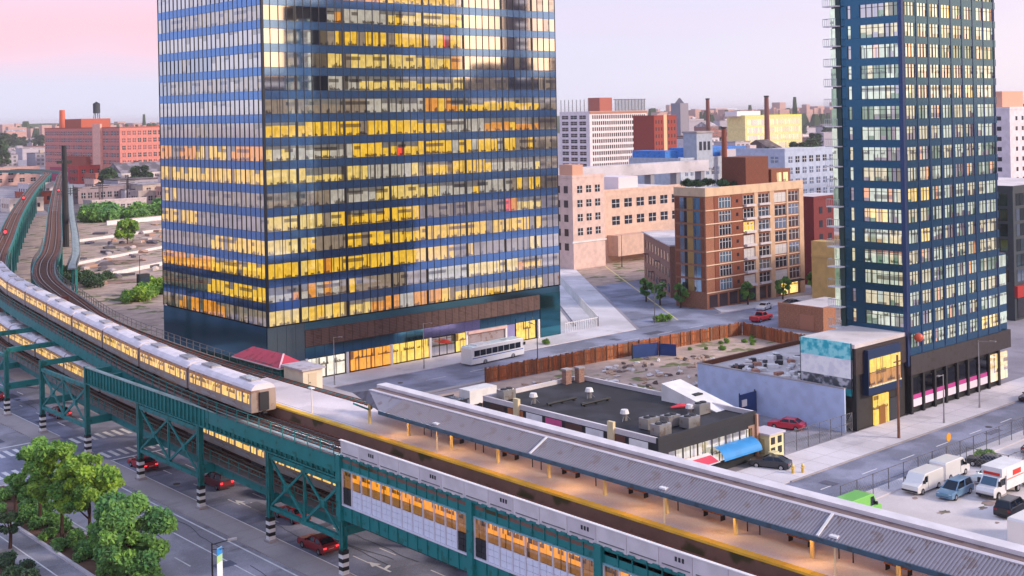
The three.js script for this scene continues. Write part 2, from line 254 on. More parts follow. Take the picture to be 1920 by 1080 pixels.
{
  const t = thing('office_tower', 'tall blue glass office tower with rows of yellow lit windows', 'office tower', [96, 166]);
  const U0 = 96, U1 = 158, V0 = 166, V1 = 201.5, P = 3.63, TOP = 12.3 + 16 * P, FL = 17;
  box(U0 + 0.5, U1 - 0.5, 0.2, TOP, V0 + 0.5, V1 - 0.5).build('core', M.dark, t);
  box(U0 + 0.3, U1 - 0.3, TOP, TOP + 1.4, V0 + 0.3, V1 - 0.3).build('roof', M.steelGrey, t);
  const nF = 42, pF = (U1 - U0) / nF, nL = 24, pL = (V1 - V0) / nL;
  const bays = new Set([4, 10, 16, 21, 27, 33, 38]);                     // panes taken by a column
  // what is lit: long runs of rooms on each floor
  function run(n, odds) { const out = []; while (out.length < n) { const k = Math.floor(rr(5, 14)), a = pick(odds), b = pick(odds); for (let i = 0; i < k; i++) out.push(rnd() < 0.88 ? a : b); } return out; }
  const oddsLow = ['yellow', 'yellow', 'warm', 'amber', 'yellow', 'pale', 'yellow', 'warm', 'beige'], oddsMid = ['yellow', 'warm', 'yellow', 'yellow', 'beige', 'warm', 'amber', 'pale'], oddsLeft = ['yellow', 'amber', 'dim', 'beige', 'yellow', 'dim', 'dim', 'beige'], oddsOff = ['dark', 'dark', 'dim', 'dark', 'dim'];
  let single = 0; const rest = new MB(), spRest = new MB();
  const addPane = (mb, face, i, h0, h1, kind, blind) => {
    const hb = h1 - (h1 - h0) * blind, dz = 0.06;
    const q = (lo, hi) => face === 'f' ? mb.quad([U0 + i * pF + 0.05, lo, V0 + dz], [U0 + (i + 1) * pF - 0.05, lo, V0 + dz], [U0 + (i + 1) * pF - 0.05, hi, V0 + dz], [U0 + i * pF + 0.05, hi, V0 + dz])
      : mb.quad([U0 + dz, lo, V0 + (i + 1) * pL - 0.05], [U0 + dz, lo, V0 + i * pL + 0.05], [U0 + dz, hi, V0 + i * pL + 0.05], [U0 + dz, hi, V0 + (i + 1) * pL - 0.05]);
    mb.use(GI[kind]); q(h0, hb); if (blind > 0.02) { mb.use(GI.blind); q(hb, h1); }
  };
  for (let k = 0; k < FL; k++) {
    const h1 = 12.3 + k * P - 0.68, h0 = h1 - 2.27, odds = k < 5 ? oddsLow : oddsMid, rf = run(nF, odds), rl = run(nL, k < 9 ? oddsLeft : ['dim', 'dark', 'dim', 'beige']), off = run(nF, oddsOff);
    if (k > 9) for (let i = 0; i < nF; i++) if (i < 8 || i > 26) rf[i] = off[i];                                   // the upper corner offices are empty
    const shade = Array.from({ length: 9 }, () => rnd() < 0.3 ? rr(0.2, 0.55) : 0);
    for (let i = 0; i < nF; i++) {
      const kind = rnd() < 0.005 ? 'red' : i > 38 ? pick(['dim', 'beige', 'dim']) : rf[i], bl = kind === 'dark' || kind === 'dim' ? 0 : Math.max(0, shade[Math.floor(i / 5)] + rr(-0.05, 0.05));
      if (k < 9 && single < 300 && i > 1 && i < 38) { const mb = new MB(); addPane(mb, 'f', i, h0, h1, kind, bl); mb.build('window_pane', GL, t); single++; }
      else addPane(rest, 'f', i, h0, h1, kind, bl);
    }
    for (let i = 0; i < nL; i++) addPane(rest, 'l', i, h0, h1, rl[i], rnd() < 0.3 ? rr(0.1, 0.5) : 0);
    // the blue spandrel band above the row, one glass panel per pane on the front, one band on the side
    const s0 = h1 + 0.03, s1 = h1 + 1.33;
    for (let i = 0; i < nF; i += 2) { const sp = new MB().box(U0 + i * pF + 0.03, U0 + (i + 2) * pF - 0.03, s0, s1, V0 + 0.01, V0 + 0.3); if (k < 13) sp.build('spandrel_panel', G.spandrel, t); else spRest.box(U0 + i * pF + 0.03, U0 + (i + 2) * pF - 0.03, s0, s1, V0 + 0.01, V0 + 0.3); }
    box(U0 + 0.01, U0 + 0.3, s0, s1, V0 + 0.03, V1 - 0.03).build('spandrel_band', G.spandrel, t);
  }
  rest.build('window_panes', GL, t).userData.kind = 'stuff'; spRest.build('spandrel_panels', G.spandrel, t).userData.kind = 'stuff';
  for (let i = 0; i <= nF; i++) box(U0 + i * pF - 0.05, U0 + i * pF + 0.05, 9.2, TOP + 1.2, V0 - 0.03, V0 + 0.34).build('mullion', G.mullion, t);
  for (const i of bays) box(U0 + i * pF - 0.26, U0 + i * pF + 0.26, 9.2, TOP, V0 + 0.02, V0 + 0.33).build('column_cover', M.black, t);
  for (let i = 0; i <= nL; i++) box(U0 - 0.04, U0 + 0.34, 9.2, TOP + 1.2, V0 + i * pL - 0.035, V0 + i * pL + 0.035).build('fin', G.mullion, t);
  box(U1 - 0.3, U1 - 0.02, 0, TOP, V0 + 0.1, V1).build('side_wall', G.spandrelTeal, t);
  // base: grey glass, brown louvre strip, shop fronts
  box(U0 + 0.02, U0 + 0.3, 0.2, 9.15, V0 + 0.4, V1 - 0.02).build('base_glass', G.spandrelTeal, t);
  for (let i = 0; i < 4; i++) box(U0 + 0.05 + i * 1.64, U0 + 1.65 + i * 1.64, 2.2, 9.15, V0 + 0.03, V0 + 0.3).build('base_panel', std(0x748a96, 0.15, null, { metalness: 0.9 }), t);
  box(U0 + 6.6, U1 - 0.05, 8.02, 9.15, V0 + 0.04, V0 + 0.3).build('base_band', G.spandrelTeal, t);
  for (let i = 0; i < 34; i++) { const lo = box(102.65 + i * 1.475, 102.65 + i * 1.475 + 1.43, 5.3, 7.98, V0 - 0.02, V0 + 0.3).build('louvre_panel', std(pick([0x5b4340, 0x624a45, 0x553f3e]), 0.7, T.metal), t); const s = new MB(); for (let h = 5.45; h < 7.9; h += 0.25) s.box(102.7 + i * 1.475, 102.6 + i * 1.475 + 1.43, h, h + 0.09, V0 - 0.06, V0 - 0.021); s.build('louvre_slats', std(0x6d5350, 0.6, T.metal), lo); }
  box(152.9, U1 - 0.02, 0.2, 8.0, V0 + 0.03, V0 + 0.3).build('base_glass', std(0x3f8090, 0.08, null, { metalness: 0.95 }), t);
  for (let i = 0; i < 28; i++) box(102.65 + i * 1.79, 104.4 + i * 1.79, 3.5, 5.25, V0 + 0.05, V0 + 0.3).build('fascia_panel', i < 13 || i > 19 ? G.spandrelTeal : std(0x7a78a8, 0.2, null, { metalness: 0.8 }), t);
  const shop = (u0, u1, h1, kind, n) => { for (let i = 0; i < n; i++) { const a = u0 + (u1 - u0) * i / n, b = u0 + (u1 - u0) * (i + 1) / n; box(a + 0.04, b - 0.04, 0.3, h1, V0 + 0.08, V0 + 0.2).build('shop_window', kind, t); box(a - 0.04, a + 0.04, 0.2, h1 + 0.05, V0, V0 + 0.22).build('shop_mullion', G.mullion, t); } };
  const bright = lit(1, 0.93, 0.8, 0.9, LOW), shopY = lit(1, 0.66, 0.12, 1.0, LOW), shopO = lit(1, 0.40, 0.04, 0.95, LOW);
  shop(103, 110, 3.3, bright, 4); shop(111, 119, 3.4, shopO, 5); shop(119.4, 127, 3.4, shopY, 5); shop(127.6, 132.6, 3.3, G.dim, 3); shop(132.8, 135.2, 3.4, shopY, 1); shop(146.8, 151.6, 4.2, shopY, 2);
  box(135.4, 144.4, 3.0, 3.48, V0 - 0.4, V0 + 0.3).build('loading_canopy', std(0xd9b3ac, 0.7, T.wall), t);
  box(135.8, 144.0, 0.2, 3.0, V0 + 0.1, V0 + 0.3).build('loading_door', std(0x9d8f94, 0.6, T.metal), t);
  box(144.5, 146.6, 0.2, 3.4, V0 + 0.05, V0 + 0.3).build('entrance_wall', std(0x8d86b8, 0.5, T.wall), t);
  for (const u of [102.8, 110.5, 119.2, 127.3, 135.3, 144.4, 152.4]) box(u - 0.2, u + 0.2, 0.13, 3.5, V0 - 0.12, V0 + 0.25).build('pillar', M.white, t);
  const sg = new MB(); sg.cyl([130, 2.5, V0 - 0.5], [130, 3.0, V0 - 0.5], 1.3, 0.1, 12); sg.build('sun_shade', std(0xb8321f, 0.8), t);
}

// ---------------------------------------------------------------- dark blue apartment tower with its podium
const R = { navy: std(0x3a6684, 0.16, null, { metalness: 0.85 }), navyDark: std(0x3a4e78, 0.3, null, { metalness: 0.7 }), frame: std(0x232a3a, 0.4), curtain: lit(0.78, 0.86, 0.72, 0.62, [0.32, 0.36, 0.36]), cream: lit(0.92, 0.82, 0.56, 0.62, [0.3, 0.32, 0.3]), green: lit(0.30, 0.42, 0.30, 0.5, [0.25, 0.3, 0.28]), gold: lit(1.0, 0.68, 0.16, 0.95), room: lit(0.22, 0.14, 0.08, 0.5), orange: lit(1, 0.4, 0.05, 0.7) };
const RL = [R.curtain, R.cream, R.green, R.gold, R.room, R.orange];
{
  const t = thing('apartment_tower', 'dark blue apartment tower with pale curtained windows and corner balconies', 'apartment tower', [147, 87.7]);
  const U0 = 147, U1 = 172.6, V0 = 87.7, V1 = 98.8, P = 2.78, TOP = 66;
  box(U0 + 0.35, U1 - 0.35, 0.2, TOP, V0 + 0.35, V1 - 0.1).build('core', M.black, t);
  box(U0, U1, TOP, TOP + 1, V0, V1).build('roof', M.dark, t);
  box(172.62, 175.2, 6, 19.2, V0 + 0.4, V1).build('side_wing', R.navy, t);
  box(U0 - 0.02, U0 + 0.5, 6.6, TOP, V0 - 0.04, V0 + 0.5).build('corner_post', R.navyDark, t);
  const win = (face, a, b, h0, h1, n, lowRow) => {   // one window: panes with curtains, on the front (f) or the side (s)
    const mb = new MB(), base = pick(['curtain', 'curtain', 'curtain', 'cream', 'cream', 'green', 'curtain', 'room']), gold = rnd() < 0.05;
    for (let i = 0; i < n; i++) {
      const x0 = a + (b - a) * i / n + 0.05, x1 = a + (b - a) * (i + 1) / n - 0.05, k = gold ? 'gold' : rnd() < 0.75 ? base : pick(['curtain', 'green', 'room', 'cream', 'orange']), cut = rnd() < 0.25 ? rr(0.2, 0.5) : 0, hm = h0 + (h1 - h0) * cut;
      const q = (lo, hi) => face === 'f' ? mb.quad([x0, lo, V0 + 0.12], [x1, lo, V0 + 0.12], [x1, hi, V0 + 0.12], [x0, hi, V0 + 0.12]) : mb.quad([U0 + 0.12, lo, x1], [U0 + 0.12, lo, x0], [U0 + 0.12, hi, x0], [U0 + 0.12, hi, x1]);
      if (cut) { mb.use(2 + 2 * (rnd() < 0.6 ? 1 : 0)); q(h0, hm); }
      mb.use(['curtain', 'cream', 'green', 'gold', 'room', 'orange'].indexOf(k)); q(hm, h1);
    }
    const w = mb.build('window', RL, t), fr = new MB();
    for (let i = 0; i <= n; i++) { const x = a + (b - a) * i / n; face === 'f' ? fr.box(x - 0.035, x + 0.035, h0, h1, V0 + 0.03, V0 + 0.2) : fr.box(U0 + 0.03, U0 + 0.2, h0, h1, x - 0.035, x + 0.035); }
    const y = h0 + (h1 - h0) * 0.72; face === 'f' ? fr.box(a, b, y, y + 0.06, V0 + 0.05, V0 + 0.2) : fr.box(U0 + 0.05, U0 + 0.2, y, y + 0.06, a, b);
    fr.build('frame', R.frame, w);
  };
  for (let k = 0; k < 21; k++) {
    const f = 8.0 + k * P, h0 = f + 0.95, h1 = f + 2.72;
    if (h0 > TOP - 2) break;
    box(U0 + 0.5, U1, f - 0.08, h0 - 0.02, V0, V0 + 0.3).build('spandrel_band', R.navy, t);
    box(U0, U0 + 0.3, f - 0.08, h0 - 0.02, V0 + 0.5, 97).build('spandrel_band', R.navy, t);
    for (let i = 0; i < 6; i++) { const a = U0 + 0.9 + i * 3.15; win('f', a, a + 2.35, h0, h1, 3); box(a + 2.36, a + 3.14, h0, h1, V0 + 0.02, V0 + 0.3).build('wall_panel', R.navy, t); }
    win('f', U0 + 20, U1 - 0.2, h0, h1, 5);
    win('s', V0 + 0.55, 90.2, h0, h1, 3); win('s', 90.3, 94.0, h0, h1, 4);
    box(U0 + 0.01, U0 + 0.3, h0, h1, 94.05, 95.4).build('wall_panel', R.navy, t); win('s', 95.45, 96.0, h0, h1, 1); box(U0 + 0.01, U0 + 0.3, h0, h1, 96.05, 97).build('wall_panel', R.navy, t);
    const bal = box(145.9, 147, f - 0.06, f + 0.1, 97.1, 99.2).build('balcony_slab', M.white, t);
    const rl = new MB(); rl.box(145.9, 145.95, f + 1.02, f + 1.1, 97.1, 99.2).box(145.9, 147, f + 1.02, f + 1.1, 99.14, 99.2); for (let v = 97.1; v < 99.2; v += 0.3) rl.box(145.9, 145.94, f + 0.1, f + 1.02, v, v + 0.04); rl.build('balcony_railing', std(0xb8c0c4, 0.4, null, { metalness: 0.4 }), bal);
    box(146.95, 147.3, f + 0.1, h1, 97.1, 97.9).build('balcony_wall', std(0x24403f, 0.4), t); box(147, 147.3, f + 0.1, h1 - 0.2, 97.95, 98.75).build('balcony_door', pick([R.curtain, R.green, R.room, R.curtain]), t);
  }
  for (let k = 0; k < 4; k++) { const f = 8 + k * P; for (let i = 0; i < 2; i++) box(172.8 + i * 1.15, 173.85 + i * 1.15, f + 0.95, f + 2.6, V0 + 0.3, V0 + 0.39).build('wing_window', R.curtain, t); }
  for (let i = 0; i < 9; i++) box(U0 + 0.5 + i * 3.05, U0 + 0.62 + i * 3.05, 8, TOP, V0 - 0.05, V0 + 0.3).build('pilaster', R.navyDark, t);
  // ground floor with shop windows
  box(U0 + 0.5, 175.2, 5.3, 7.9, V0 - 0.15, V0 + 0.3).build('fascia', std(0x3b3438, 0.6, T.metal), t);
  for (let i = 0; i < 9; i++) { const a = 148 + i * 3.0; box(a - 0.45, a, 0.13, 5.3, V0 - 0.1, V0 + 0.3).build('pier', M.black, t); const s = box(a + 0.05, a + 2.5, 0.9, 4.8, V0 + 0.1, V0 + 0.3).build('shop_window', i > 6 ? lit(1, 0.7, 0.3, 0.9) : std(0x1b1c26, 0.06, null, { metalness: 0.6 }), t); if (i < 7) { box(a + 0.15, a + 2.4, 1.0, 2.0, V0 + 0.06, V0 + 0.1).build('poster', std(0xe8dbe4, 0.5), s); box(a + 0.2, a + 2.3, 2.05, 2.6, V0 + 0.06, V0 + 0.1).build('poster', std(0xc03f8e, 0.5), s); } }
  const ball = new THREE.SphereGeometry(0.6, 18, 12); ball.translate(148.4, 10.4, -(V0 - 0.8)); put('round_sign', ball, std(0xd4573a, 0.4, T.wall), t, true);
}
{
  const t = thing('podium_building', 'black podium building with a glowing boxed window and gold doorway', 'building', [135, 88]);
  box(135.2, 146.9, 0.1, 10.6, 88.2, 96.2).build('wall', std(0x2a2629, 0.6, T.metal), t);
  new MB().prism(rect(135, 147, 88, 96.4), 10.6, 11.1).build('roof', M.lot, t);
  box(135.05, 146.95, 7.2, 10.55, 87.9, 88.19).build('fascia', std(0x3a2c2e, 0.6, T.metal), t);
  const w = box(136.9, 144.6, 4.4, 10.2, 87.3, 88.18).build('window_box', std(0x2b3f63, 0.3, null, { metalness: 0.5 }), t);
  for (let i = 0; i < 3; i++) for (let j = 0; j < 2; j++) box(137.2 + i * 2.42, 139.5 + i * 2.42, 5.6 + j * 1.75, 7.25 + j * 1.75, 87.2, 87.29).build('pane', j ? lit(1, 0.66, 0.12, 1.0, LOW) : lit(0.75, 0.33, 0.06, 0.7, LOW), w);
  box(137.0, 144.5, 5.42, 5.58, 87.15, 87.29).build('sill', lit(1, 0.85, 0.5, 0.7), w);
  box(139.2, 142.6, 0.13, 3.9, 87.95, 88.18).build('doorway', lit(1, 0.62, 0.1, 1.0, LOW), t);
  box(140.2, 141.6, 0.13, 2.5, 87.85, 87.94).build('door', std(0x8a5a14, 0.4), t);
  for (const a of [135.05, 145]) box(a, a + 0.35, 0.13, 7.2, 87.9, 88.19).build('pier', M.black, t);
  box(142.8, 144.6, 0.13, 3, 87.95, 88.18).build('service_door', std(0x2b3038, 0.5), t);
}
{ // the mural hangs on the podium's blind side wall: teal sky, white, grey reeds, teal water
  const t = thing('mural_panel', 'large mural with teal, white and grey bands on the podium side wall', 'mural', [134.9, 92]);
  const can = (a, b, s) => tex(128, 6, s, (x, y) => { const k = smooth(0.35, 0.65, fbm(x * 8, y * 8, 8, s, 5)); return mix3(a, b, k); });
  const band = (h0, h1, m, n) => box(134.88, 135.18, h0, h1, 88.5, 96.1).build(n, m, t);
  band(9.1, 11.2, std(0xffffff, 0.6, can([40, 170, 190], [150, 225, 230], 3)), 'mural_band'); band(6.7, 9.09, std(0xffffff, 0.6, can([225, 225, 235], [245, 244, 248], 4)), 'mural_band'); band(5.4, 6.69, std(0xffffff, 0.6, can([70, 75, 85], [190, 190, 200], 5)), 'mural_band'); band(4.5, 5.39, std(0xffffff, 0.6, can([20, 130, 140], [50, 160, 165], 6)), 'mural_band');
  new MB().box(134.84, 135.18, 4.4, 4.5, 88.45, 96.15).box(134.84, 134.95, 4.4, 11.25, 88.42, 88.5).box(134.84, 134.95, 4.4, 11.25, 96.1, 96.18).build('frame', M.dark, t);
}
{
  const t = thing('workshop_building', 'low workshop with a long pale blue side wall and cluttered flat roof', 'building', [134, 97]);
  const blue = std(0xb9c8ea, 0.7, T.wall);
  box(134, 134.3, 0, 5.5, 89, 113).build('side_wall', blue, t);
  box(134.3, 158, 0, 4.9, 96.5, 113).build('block', std(0xb7a49c, 0.8, T.brick), t);
  box(134.31, 158, 4.9, 4.96, 96.5, 113).build('roof', M.lot, t);
  box(134.3, 158, 4.96, 5.6, 112.6, 113).build('parapet', std(0x7a4a36, 0.8, T.brick), t);
  box(133.94, 134.36, 5.5, 5.62, 89, 113).build('coping', M.kerb, t);
}
for (let i = 0; i < 90; i++) {   // odds and ends lying on the workshop roof
  const a = rr(136, 150), b = rr(98, 110), s = rr(0.3, 0.9), g = new THREE.BoxGeometry(s * rr(0.7, 1.8), s * rr(0.4, 0.9), s), q = g.attributes.position;
  for (let j = 0; j < q.count; j++) q.setXYZ(j, q.getX(j) * (1 + 0.2 * hash2(j, i)), q.getY(j), q.getZ(j));
  g.rotateY(rr(0, 3)); g.translate(0, s * 0.3, 0); g.computeVertexNormals();
  const m = put('roof_crate', g, std(pick([0xe8e4e8, 0xf0ecec, 0xe6e2e2, 0x55505a, 0x2b2a30, 0xb98672, 0xd8d4d8]), 0.8, T.wall)); m.position.set(a, 4.98, -b); tag(m, 'loose crate among the clutter on the pale blue workshop roof', 'crate', 'clutter on the workshop roof');
}
{ // black low building with the flat tar roof
  const t = thing('shop_building', 'low black shop building with a dark flat tar roof', 'building', [99.5, 89.5]);
  const U0 = 99.4, U1 = 116.6, V0 = 89.5, V1 = 119, H = 5.6, blk = std(0x23262e, 0.55, T.metal);
  box(U0, U1, 0, H - 0.5, V0, V1).build('wall', blk, t);
  box(U0 + 0.35, U1 - 0.35, H - 0.5, H - 0.42, V0 + 0.35, V1 - 0.35).build('roof', std(0x34343f, 0.85, T.roof), t);
  const pz = (a, b, c, d, m, n) => box(a, b, H - 0.5, H + 0.1, c, d).build(n, m, t);
  pz(U0, U1, V0, V0 + 0.35, M.dark, 'parapet'); pz(U0, U0 + 0.35, V0 + 0.35, V1, M.pavement, 'parapet'); pz(U1 - 0.35, U1, V0 + 0.35, V1, M.pavement, 'parapet'); pz(U0 + 0.35, U1 - 0.35, V1 - 0.35, V1, M.pavement, 'parapet');
  for (let i = 0; i < 6; i++) { const a = 101 + i * 2.5; box(a, a + 2.2, 1.2, 3.9, V0 - 0.05, V0 + 0.1).build('window', lit(0.85, 0.75, 0.5, 0.5), t); box(a + 1.05, a + 1.15, 1.2, 3.9, V0 - 0.09, V0 - 0.051).build('window_bar', M.black, t); }
  box(U1 - 1.6, U1 - 0.3, 1.2, 4.2, V0 - 0.05, V0 + 0.1).build('window', std(0xa08070, 0.3), t);
  for (let i = 0; i < 8; i++) box(U0 - 0.06, U0 + 0.05, 3.1, 5.0, 91 + i * 3.4, 93.8 + i * 3.4).build('sign_board', std([0xf0eeee, 0x6d4238, 0xe9e6ea, 0x5b3a33, 0xd8568e, 0xe8e4ea, 0xb06a3f, 0x4a342e][i], 0.7, T.wall), t);
  for (const v of [96, 112]) box(U0 - 0.3, U0 + 0.1, 3, 6.4, v, v + 0.9).build('pier', std(0xe6d2a8, 0.7, T.wall), t);
  const aw = new MB(); for (let k = 0; k < 8; k++) { const g0 = k / 8 * Math.PI / 2, g1 = (k + 1) / 8 * Math.PI / 2; aw.quad([108.5, 1.7 + Math.cos(g0) * 1.3, 89.4 - Math.sin(g0) * 1.6], [108.5, 1.7 + Math.cos(g1) * 1.3, 89.4 - Math.sin(g1) * 1.6], [115.4, 1.7 + Math.cos(g1) * 1.3, 89.4 - Math.sin(g1) * 1.6], [115.4, 1.7 + Math.cos(g0) * 1.3, 89.4 - Math.sin(g0) * 1.6]); }
  aw.build('blue_awning', std(0x2f8fd6, 0.6, T.wall), t);
  new MB().quad([102, 2.6, 89.4], [107.6, 2.6, 89.4], [107.6, 1.9, 87.6], [102, 1.9, 87.6]).build('red_white_awning', std(0xe0dcde, 0.6, T.wall), t); new MB().quad([103.4, 2.46, 88.9], [107.4, 2.46, 88.9], [107.4, 2.0, 87.7], [103.4, 2.0, 87.7]).build('awning_stripe', std(0xd2405a, 0.6), t);
  new MB().box(116.3, 116.6, 0, 5.4, 89.2, 89.5).build('corner_post', std(0xb98a70, 0.7), t);
  // white stair hood at the back right corner
  const hood = new MB(); hood.quad([114.6, H - 0.5, 93.5], [118.2, H - 0.5, 93.5], [118.2, H + 1.7, 102.5], [114.6, H + 1.7, 102.5]).quad([114.6, H - 0.5, 102.5], [114.6, H + 1.7, 102.5], [118.2, H + 1.7, 102.5], [118.2, H - 0.5, 102.5]).tri([114.6, H - 0.5, 93.5], [114.6, H + 1.7, 102.5], [114.6, H - 0.5, 102.5]).tri([118.2, H - 0.5, 93.5], [118.2, H - 0.5, 102.5], [118.2, H + 1.7, 102.5]).build('stair_hood', M.white, t); box(116.62, 118.2, 0, H - 0.5, 93.5, 102.5).build('stair_shaft', M.white, t);
  new MB().box(115.8, 117.2, H + 0.62, H + 0.78, 98, 99).build('hood_window', M.dark, t);
}
{ // fans, ducts and tanks on the tar roof
  const mk = (u, v, name, label, cat, f, group) => { const t = thing(name, label, cat, [u, v], 5.19, group); f(t, u, v); return t; };
  const vent = (t, u, v) => { new MB().cyl([u, 5.19, v], [u, 6.0, v], 0.32, 0.32).build('pipe', M.steel, t); new MB().cyl([u, 6.0, v], [u, 6.45, v], 0.55, 0.42).build('cap', M.white, t); new MB().bar([u - 0.7, 5.2, v - 0.3], [u, 6.0, v], 0.06, 0.06).bar([u + 0.7, 5.2, v - 0.3], [u, 6.0, v], 0.06, 0.06).build('stay', M.steel, t); };
  mk(102.6, 113, 'roof_fan', 'white roof fan near the left edge of the tar roof', 'roof fan', vent); mk(109.4, 110, 'roof_fan', 'white roof fan in the middle of the tar roof', 'roof fan', vent); mk(104.2, 99, 'roof_fan', 'white roof fan on stays near the front of the tar roof', 'roof fan', vent); mk(111.4, 95.2, 'roof_fan', 'white roof fan on stays near the right edge of the tar roof', 'roof fan', vent);
  const ac = (t, u, v) => { box(u - 1, u + 1, 5.3, 6.5, v - 0.7, v + 0.7).build('casing', M.steel, t); new MB().cyl([u - 0.4, 6.5, v], [u - 0.4, 6.62, v], 0.42, 0.4, 14).cyl([u + 0.5, 6.5, v], [u + 0.5, 6.62, v], 0.42, 0.4, 14).build('fan_grille', M.dark, t); for (const a of [-0.9, 0.8]) box(u + a, u + a + 0.1, 5.19, 5.3, v - 0.7, v + 0.7).build('foot', M.dark, t); };
  mk(103.4, 94.4, 'air_conditioner', 'metal air conditioning unit in the front corner of the tar roof', 'air conditioner', ac); mk(105.8, 93.4, 'air_conditioner', 'metal air conditioning unit right of the corner unit on the tar roof', 'air conditioner', ac); mk(102.2, 91.6, 'air_conditioner', 'metal air conditioning unit right behind the front corner parapet', 'air conditioner', ac);
  mk(107, 91.5, 'air_conditioner', 'metal air conditioning unit beside the street side parapet of the tar roof', 'air conditioner', ac); mk(112.6, 94.6, 'air_conditioner', 'metal unit beside the white stair hood on the tar roof', 'air conditioner', ac);
  mk(101.6, 117, 'air_conditioner', 'metal unit in the far left corner of the tar roof', 'air conditioner', ac);
  const duct = (t, u, v) => { new MB().cyl([u, 5.5, v], [u + 5, 5.5, v], 0.16, 0.16).build('pipe', M.black, t); for (const k of [0.5, 2.5, 4.5]) box(u + k, u + k + 0.2, 5.19, 5.36, v - 0.2, v + 0.2).build('support', M.dark, t); };
  mk(102.5, 110.4, 'roof_pipe', 'black pipe along the tar roof by the left roof fan', 'pipe', duct); mk(105.2, 107.2, 'roof_pipe', 'black pipe along the tar roof by the middle roof fan', 'pipe', duct);
  const ch = (t, u, v) => { box(u - 0.5, u + 0.5, 5.0, 7.0, v - 0.4, v + 0.4).build('stack', std(0xa9867c, 0.9, T.brick), t); box(u - 0.6, u + 0.6, 7.0, 7.2, v - 0.5, v + 0.5).build('cap', M.kerb, t); };
  mk(115.2, 117.6, 'chimney', 'brick chimney at the far corner of the tar roof', 'chimney', ch); mk(113.2, 118, 'chimney', 'brick chimney left of the far corner chimney', 'chimney', ch);
  const c = thing('tarpaulin_bundle', 'red tarpaulin bundle lying on the right of the tar roof', 'bundle', [113, 98], 5.19); new MB().cyl([111.6, 5.5, 98.4], [113, 5.55, 98], 0.1, 0.3).cyl([113, 5.55, 98], [114.6, 5.5, 97.4], 0.3, 0.1).build('bundle', std(0xc8384e, 0.7), c);
}

// ---------------------------------------------------------------- elevated railway
class Path {
  constructor(pts) { this.c = new THREE.CatmullRomCurve3(pts.map(([u, v]) => new THREE.Vector3(u, 0, v)), false, 'centripetal'); this.c.arcLengthDivisions = 800; this.len = this.c.getLength(); }
  at(s) { const k = Math.min(1, Math.max(0, s / this.len)), p = this.c.getPointAt(k), d = this.c.getTangentAt(k); return { u: p.x, v: p.z, du: d.x, dv: d.z }; }   // off > 0 lies to the far (u+) side
  off(s, o) { const q = this.at(s); return [q.u + q.dv * o, q.v - q.du * o]; }
  atV(v) { let a = 0, b = this.len; for (let i = 0; i < 40; i++) { const m = (a + b) / 2; if (this.at(m).v < v) a = m; else b = m; } return a; }
  ribbon(mb, s0, s1, o0, o1, h0, h1, step = 4) {
    const n = Math.max(1, Math.round((s1 - s0) / step));
    for (let i = 0; i < n; i++) { const a = s0 + (s1 - s0) * i / n, b = s0 + (s1 - s0) * (i + 1) / n; mb.prism([this.off(a, o0), this.off(a, o1), this.off(b, o1), this.off(b, o0)], h0, h1); }
    return mb;
  }
}
const pathA = new Path([[62.6, 20], [62.6, 60], [62.6, 100], [62.8, 115], [64.4, 136], [67.2, 158], [71.2, 186], [77.5, 224], [85.5, 255], [98, 291], [115, 335], [150, 426], [220, 600], [268, 715], [296, 790], [290, 850], [250, 900]]);
const pathB = new Path([[72.2, 20], [72.2, 100], [72.2, 130], [73.2, 152], [76.2, 180], [81.5, 205], [90, 240], [99.5, 266], [110, 290], [128, 335], [161, 420], [229, 592], [277, 712], [307, 790], [306, 850], [270, 910]]);
const pathL = new Path([[64.2, 20], [64.2, 92], [64.3, 108], [65.2, 130], [67.0, 161], [69.0, 181], [72, 208], [77, 232], [85, 255], [98, 291]]);
const viaduct = thing('elevated_railway', 'teal steel elevated railway curving away to the left on two levels', 'viaduct', [60.8, 92]);
function trackway(name, path, s0, s1, h, tiesUpTo, walls = true) {
  const d = path.ribbon(new MB(), s0, s1, -2.0, 2.0, h - 0.5, h - 0.22).build(name, M.deck, viaduct);
  for (const o of [-0.72, 0.72]) path.ribbon(new MB(), s0, s1, o - 0.05, o + 0.05, h - 0.06, h + 0.1, 2).build('rail', M.rail, d);
  for (const o of [-1.35, 1.35]) path.ribbon(new MB(), s0, s1, o - 0.12, o + 0.12, h - 0.06, h + 0.04, 3).build('guard_timber', M.rust, d);
  path.ribbon(new MB(), s0, s1, 1.66, 1.78, h + 0.1, h + 0.2, 3).build('third_rail', M.rust, d);
  const ties = new MB(); let i = 0;
  for (let s = s0; s < tiesUpTo; s += 0.62) { const [a, b] = path.off(s, -1.5), [c, e] = path.off(s, 1.5); ties.bar([a, h - 0.14, b], [c, h - 0.14, e], 0.26, 0.15); }
  ties.build('ties', M.tie, d).userData.kind = 'stuff';
  if (walls) for (const o of [-2.15, 2.15]) {
    path.ribbon(new MB(), s0, s1, o - 0.12, o + 0.12, h - 1.5, h - 0.1).build('side_girder', M.teal, viaduct);
    const st = new MB(); for (let s = s0; s < Math.min(s1, s0 + 260); s += 1.6) { const [a, b] = path.off(s, o - 0.2 * Math.sign(-o)); st.bar([a, h - 1.5, b], [a, h - 0.12, b], 0.12, 0.12); } st.build('stiffeners', M.teal, viaduct).userData.kind = 'stuff';
  }
  return d;
}
const A0 = pathA.atV(24), B0 = pathB.atV(24), L0 = pathL.atV(24), A149 = pathA.atV(149), A93 = pathA.atV(93);
trackway('upper_deck', pathA, A0, pathA.len, 11, A0 + 420, false);
trackway('far_deck', pathB, B0, pathB.len, 11, B0 + 420, true);
trackway('lower_deck', pathL, L0, pathL.len, 5.2, L0 + 230, false);
